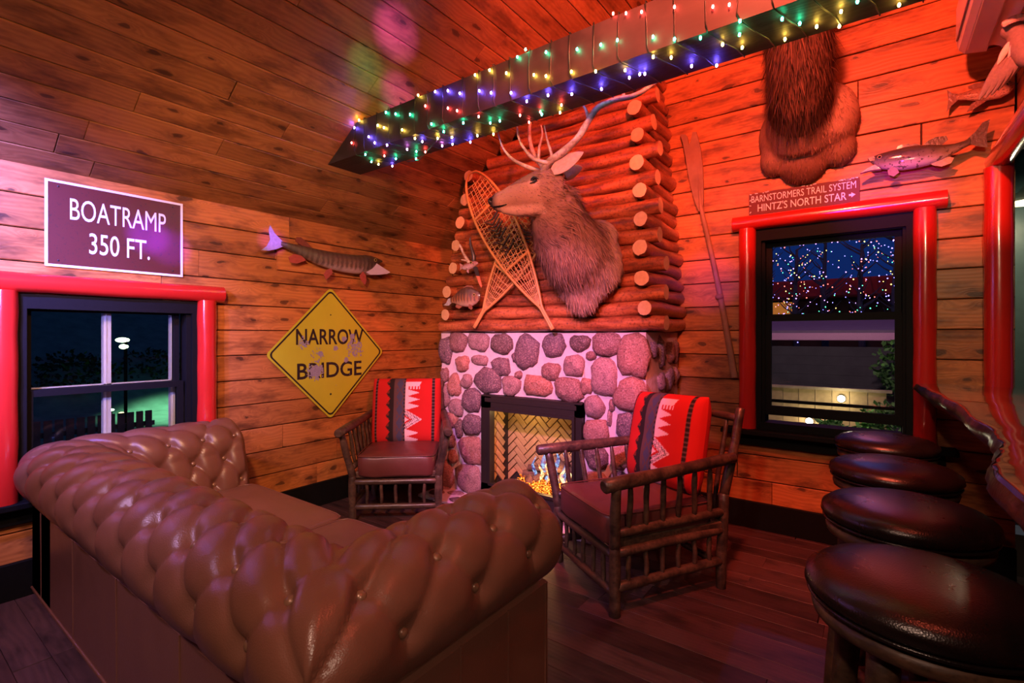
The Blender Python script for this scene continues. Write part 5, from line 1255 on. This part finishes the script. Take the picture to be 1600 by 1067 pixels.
bird = thing('mounted_bird', 'mounted pale-capped bird with a long drooping pointed wing, hanging below the air conditioner', 'mounted bird', (.53, 3.15, 2.62))
QT = Matrix.Translation((-.53, -3.15, -2.62)); b3 = lambda x, y, z: QT @ Vector((x, y, z))
m = MB(); m.tube([b3(.53, 3.17, 2.755), b3(.535, 3.15, 2.70), b3(.54, 3.12, 2.63), b3(.55, 3.10, 2.57), b3(.565, 3.08, 2.53)], [.03, .052, .056, .045, .02], 16)
m.ball(b3(.505, 3.15, 2.735), (.045, .04, .04), 14); me = remesh(m, .008, 4)
bg_ = plain('grey_plumage', (.24, .17, .16), .75, .2, 0, .35, .5, 70); wc = plain('cream_plumage', (.78, .60, .55), .8, .2, 0, .2, .6, 60); dk = plain('dark_plumage', (.03, .022, .022), .7, .2, 0, .3, .5, 60)
me.materials.append(bg_); link('body', me, bird)
m = MB()
for k in range(12):
    a_ = -.9+k*.17; cx_, cz_ = .515, 2.735
    p0 = b3(cx_+.030*math.sin(a_), 3.14, cz_+.02*math.cos(a_)); p1 = b3(cx_+.056*math.sin(a_), 3.11, cz_+.035*math.cos(a_)); p2 = b3(cx_+.060*math.sin(a_), 3.085, cz_-.01+.02*math.cos(a_))
    m.tube([p0, p1, p2], [.010, .013, .007], 7)
m.build('cream_crest', wc, bird)
def feather(m, p, q, w_, sag=.01):
    p, q = Vector(p), Vector(q); d = (q-p).normalized(); s = d.cross(Vector((0, 1, 0))).normalized(); rs = []
    for i in range(9):
        f = i/8; c_ = p.lerp(q, f)+Vector((0, -sag*math.sin(PI*f), 0)); ww = w_*(math.sin(PI*(.12+.86*f))**.6)
        rs.append([tuple(c_+s*ww*math.cos(2*PI*j/8)+Vector((0, 1, 0))*.004*math.sin(2*PI*j/8)) for j in range(8)])
    m.rings(rs)
m = MB()
for k in range(7):
    feather(m, b3(.50+.008*k, 3.13-.006*k, 2.66-.012*k), b3(.392+.022*k, 3.16, 2.452+.006*k*k*.5), .020-.0012*k)
m.build('wing', bg_, bird)
m = MB()
for k in range(6): feather(m, b3(.555+.004*k, 3.10, 2.60-.006*k), b3(.60+.004*k, 2.98-.02*k, 2.47+.025*k), .02)
m.build('wing', dk, bird)
m = MB(); feather(m, b3(.49, 3.12, 2.67), b3(.452, 3.13, 2.585), .014); feather(m, b3(.505, 3.11, 2.67), b3(.485, 3.12, 2.60), .010); m.build('shoulder_feathers', wc, bird)
# pendant lamp in the bar room
pn = thing('pendant_lamp', 'pale dome pendant lamp seen beyond the red corner post', 'lamp', (.80, 4.5, 2.2))
m = MB(); m.lathe([(.012, .12), (.03, .115), (.05, .08), (.10, .03), (.125, 0), (.12, 0), (.095, .024), (.045, .07), (.02, .1)], n=32); m.build('lamp_shade', plain('enamel_shade', (.6, .6, .5), .3), pn)
m = MB(); m.tube([(0, 0, .11), (0, 0, 1.2)], .004, 6); m.build('cord', M['black'], pn)
m = MB(); m.ball((0, 0, .03), (.03, .03, .035), 12); m.build('bulb', emit('warm_bulb', (1, .8, .5), 12), pn)
light('POINT', 'pendant_lamp_light', (.80, 4.5, 2.15), (1, .8, .5), 7, .05)

# ------------------------------------------------------------------ outdoors, night
def gmat(name, c, var=.5, sc_=6): return plain(name, c, .9, .1, 0, var, .3, sc_)
m = MB(); vs = []; N1 = 60
for i in range(N1+1):
    for j in range(N1+1):
        x = -34+(44)*i/N1; y = -8+42*j/N1; z = -.8
        if x < -17: z += min(9, (-17-x)*.62)
        z += .05*noise.noise(Vector((x*.5, y*.5, 0)))
        if x > XL-1 and y < 5.5: z = -.8
        vs.append((x, y, z))
m.add(vs, [(i*(N1+1)+j, (i+1)*(N1+1)+j, (i+1)*(N1+1)+j+1, i*(N1+1)+j+1) for i in range(N1) for j in range(N1)])
struct(m.build('ground', gmat('night_lawn', (.13, .24, .14), .5, 3)))
light('SPOT', 'lawn_floodlight', (-15.3, 6.3, 2.2), (.50, 1, .80), 1500, .2, (-15.3, 6.3, -.8), 84, .35)
def leafy(m, c, r, n, size, rnd):
    for i in range(n):
        d = Vector((rnd.gauss(0, 1), rnd.gauss(0, 1), rnd.gauss(0, 1))).normalized()*rnd.uniform(.6, 1); p = Vector(c)+Vector((d.x*r[0], d.y*r[1], d.z*r[2]))
        a_ = Vector((rnd.uniform(-1, 1), rnd.uniform(-1, 1), rnd.uniform(-.6, 1))).normalized()*size*rnd.uniform(.6, 1.3); b_ = a_.cross(Vector((rnd.uniform(-1, 1), rnd.uniform(-1, 1), rnd.uniform(-1, 1)))).normalized()*size*.3
        k = len(m.v); m.v += [tuple(p), tuple(p+a_*.5+b_), tuple(p+a_), tuple(p+a_*.5-b_)]; m.f.append((k, k+1, k+2, k+3)); m.mi.append(0); m.sm.append(False)
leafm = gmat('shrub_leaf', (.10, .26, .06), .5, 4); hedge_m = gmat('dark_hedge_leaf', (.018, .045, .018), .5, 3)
rnd = random.Random(9)
for i, (x, y, r) in enumerate([(-18.5, 4.0, 1.1), (-19, 6.2, 1.3), (-18, 8.0, 1.0)]):
    t = thing('garden_shrub', ['low dark shrub on the slope beyond the lit lawn, left of its row', 'tall dark shrub in the middle of the row behind the lit lawn', 'round dark shrub at the right end of the row behind the lit lawn'][i], 'shrub', (x, y, -.5), 0, 'shrubs on the slope outside the left window')
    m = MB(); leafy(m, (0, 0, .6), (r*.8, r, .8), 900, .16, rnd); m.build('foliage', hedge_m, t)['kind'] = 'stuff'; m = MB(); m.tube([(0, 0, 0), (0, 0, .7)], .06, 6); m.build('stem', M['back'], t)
# picket fence outside the left window
fw = gmat('weathered_fence_wood', (.24, .19, .12), .4, 10)
t = thing('picket_fence', 'dark picket fence outside the left window', 'fence', (-9.0, 1.6, -.8))
pm = MB().box((0, 0, .5), (.02, .085, 1.0), bev=.004).mesh('picket', fw)
for i in range(22): o = link('picket', pm, t); o.location = (0, -1.2+i*.115, 0)
for z in (.25, .8): MB().box((-.03, 0, z), (.03, 2.6, .07)).build('fence_rail', fw, t)
# yard lamp
t = thing('yard_lamp', 'glowing twin-headed yard lamp seen through the left window', 'lamp', (-11.9, 3.34, -.8))
m = MB(); m.tube([(0, 0, 0), (0, 0, 2.1)], .03, 8); m.build('lamp_post', M['black'], t)
m = MB(); m.ball((0, -.05, 2.06), (.06, .12, .05), 12); m.ball((0, -.03, 1.93), (.05, .08, .05), 12); m.build('lamp_head', emit('greenish_lamp', (.75, 1, .6), 5), t)
for i, (x, y, z, lb) in enumerate([(-10, 2.62, .12, 'tiny greenish garden light by the fence, upper of the pair'), (-10, 2.75, .05, 'tiny yellow garden light just right of the greenish one by the fence'), (-9.6, 2.93, -.12, 'low green garden light nearest the window bar')]):
    t = thing('garden_light', lb, 'lamp', (x, y, -.8)); MB().tube([(0, 0, 0), (0, 0, z+.8)], .01, 6).build('stake', M['black'], t)
    MB().ball((0, 0, z+.82), (.03, .04, .02), 8).build('lamp_head', emit('garden_led_%d' % i, [(.6, 1, .7), (1, .8, .3), (.3, 1, .6)][i], 6), t)
light('POINT', 'garden_light_glow', (-9.5, 2.95, .0), (.4, 1, .6), 10, .05)
# yard behind the back window: board fence with lamps and shrubs
t = thing('board_fence', 'lamplit board fence below the neighbouring roof, seen through the back window', 'fence', (-.9, 9.0, -.8))
bdm = MB().box((0, 0, .66), (.215, .03, 1.32), bev=.006).mesh('fence_board', gmat('tan_fence_board', (.24, .165, .085), .45, 9))
for i in range(9): o = link('fence_board', bdm, t); o.location = (-.85+i*.222, random.uniform(-.01, .01), random.uniform(-.01, .01))
MB().box((.05, -.03, 1.335), (2.1, .10, .04)).build('fence_cap', fw, t); MB().box((.05, .05, .5), (2.0, .04, .08)).build('fence_rail', fw, t)
for x, z, lb in ((-.407, .40, 'bright white lamp on the board fence, upper of the two'), (-.82, .02, 'bright white lamp low on the board fence, below the window sash rail')):
    q = thing('fence_lamp', lb, 'lamp', (x, 8.90, z)); MB().ball((0, 0, 0), (.05, .04, .05), 12).build('bulb', emit('white_lamp', (1, .93, .7), 30), q); MB().box((0, .05, 0), (.06, .05, .09), bev=.01).build('lamp_bracket', M['black'], q)
    light('POINT', 'fence_lamp_light', (x, 8.72, z), (1, .85, .55), 9, .02)
for i, (x, y, z, r) in enumerate([(.14, 8.5, .05, .36), (.98, 8.3, .2, .45), (-.5, 8.3, -.12, .26), (.45, 9.55, .85, .5), (1.75, 9.3, .8, .6)]):
    t = thing('garden_shrub', ['lamplit green shrub in front of the fence lamp', 'lamplit green shrub at the right edge of the lower pane', 'small shrub tucked under the upper fence lamp', 'tall loose shrub rising beside the dark siding', 'tall shrub rising at the right of the dark house'][i], 'shrub', (x, y, -.8), 0, 'shrubs outside the back window')
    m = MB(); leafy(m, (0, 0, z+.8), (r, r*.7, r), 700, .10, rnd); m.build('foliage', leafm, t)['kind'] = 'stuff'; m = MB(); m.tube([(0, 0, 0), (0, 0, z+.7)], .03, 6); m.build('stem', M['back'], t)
hs = thing('neighbour_house', 'dark clapboard house with a pale pink gutter, outside the back window', 'house', (-.6, 10.4, -.8))
dkw = gmat('dark_clapboard', (.075, .085, .07), .3, 5)
for i in range(12): MB().box((0, -.4-.01*(i % 2), .12+i*.16), (6, .03, .158), R=Matrix.Rotation(.06, 3, 'X')).build('clapboard', dkw, hs)
MB().box((0, -.45, 2.13), (6.2, .10, .13), bev=.01).build('gutter', plain('pale_gutter', (.62, .36, .42), .4), hs)
MB().box((0, .75, 2.33), (6.4, 2.5, .06), R=Matrix.Rotation(.10, 3, 'X')).build('roof', gmat('grey_roof', (.20, .16, .20), .2, 8), hs)
light('AREA', 'house_front_light', (-.4, 6.4, 3.2), (1, .5, .75), 70, .5, (-.4, 10, 1.5))  # unseen pink light on the neighbour's gutter and roof
h2 = thing('far_building', 'far dark red-roofed building with orange lit windows, above the neighbour roof', 'building', (-1.5, 16.2, -.8))
MB().box((0, .6, 1.6), (8, 1, 3.2)).build('wall', gmat('dark_wall', (.05, .03, .02), .3, 3), h2)
MB().box((0, .3, 3.42), (8.4, 1.6, .5), bev=.05).build('roof', gmat('dark_red_roof', (.22, .03, .03), .3, 3), h2)
ow = emit('orange_window_glow', (1, .30, .05), .45)
for x, w_ in ((-.73, .62), (-1.15, .16)):
    q = MB().box((x, .08, 2.93), (w_+.06, .04, .42)).build('window', M['black'], h2); MB().box((x, .055, 2.93), (w_, .02, .36)).build('pane', ow, q)
light('POINT', 'red_roof_glow', (-.8, 13.5, 6.2), (1, .12, .08), 150, .05)
bark = gmat('tree_bark', (.05, .05, .07), .3, 4)
LB = {'Y': emit('tree_yellow', (1, .7, .15), 7), 'B': emit('tree_blue', (.22, .18, 1), 9), 'G': emit('tree_green', (.1, 1, .5), 6), 'R': emit('tree_red', (1, .15, .12), 6), 'P': emit('tree_violet', (.6, .25, 1), 8)}
for i, x in enumerate([-2.4, -1.7, -1.0, -.3, .35]):
    y = 14.0+.9*(i % 2); t = thing('leafless_tree', ['leafless tree strung with lights, far left of its row', 'leafless lit tree second from the left', 'leafless lit tree in the middle of the row', 'leafless lit tree second from the right', 'leafless tree strung with lights, far right of its row'][i], 'tree', (x, y, -.8), 0, 'leafless trees strung with lights outside the back window')
    m = MB(); rt = random.Random(i); m.tube([(0, 0, 0), (.05, 0, 1.8), (0, 0, 3.0), (.05, 0, 4.4)], [.09, .08, .06, .03], 7)
    tips = []
    for k in range(26):
        z0_ = rt.uniform(2.3, 4.6); a_ = rt.uniform(0, 6.28); L = rt.uniform(.35, .6); p0 = Vector((.02, 0, z0_)); p1 = p0+Vector((math.cos(a_)*L*.5, math.sin(a_)*L*.5, L*.35)); p2 = p1+Vector((math.cos(a_+.4)*L*.5, math.sin(a_+.4)*L*.4, L*.5)); m.tube([p0, p1, p2], [.025, .015, .006], 5); tips += [p0.lerp(p1, .6), p1, p2]
    m.build('branches', bark, t)
    q = thing('tree_lights', ['coloured lights on the far left tree', 'coloured lights on the second tree from the left', 'coloured lights on the middle tree', 'coloured lights on the second tree from the right', 'coloured lights on the far right tree'][i], 'string lights', (x, y, -.8), 0, 'string lights on the trees outside')
    m = MB(); ks = list('YBGRP')
    for k in range(95):
        tp_ = rt.choice(tips); p = tp_+Vector((rt.gauss(0, .12), -.3+rt.gauss(0, .2), rt.uniform(-.5, .25))); m.ball(p, rt.uniform(.008, .018), 5, ks.index(rt.choice('BBYGRP')))
    m.build('bulbs', [LB[k] for k in ks], q)['kind'] = 'stuff'
light('POINT', 'tree_glow', (-1.0, 12.6, 6.6), (.15, .25, 1), 90, .05)
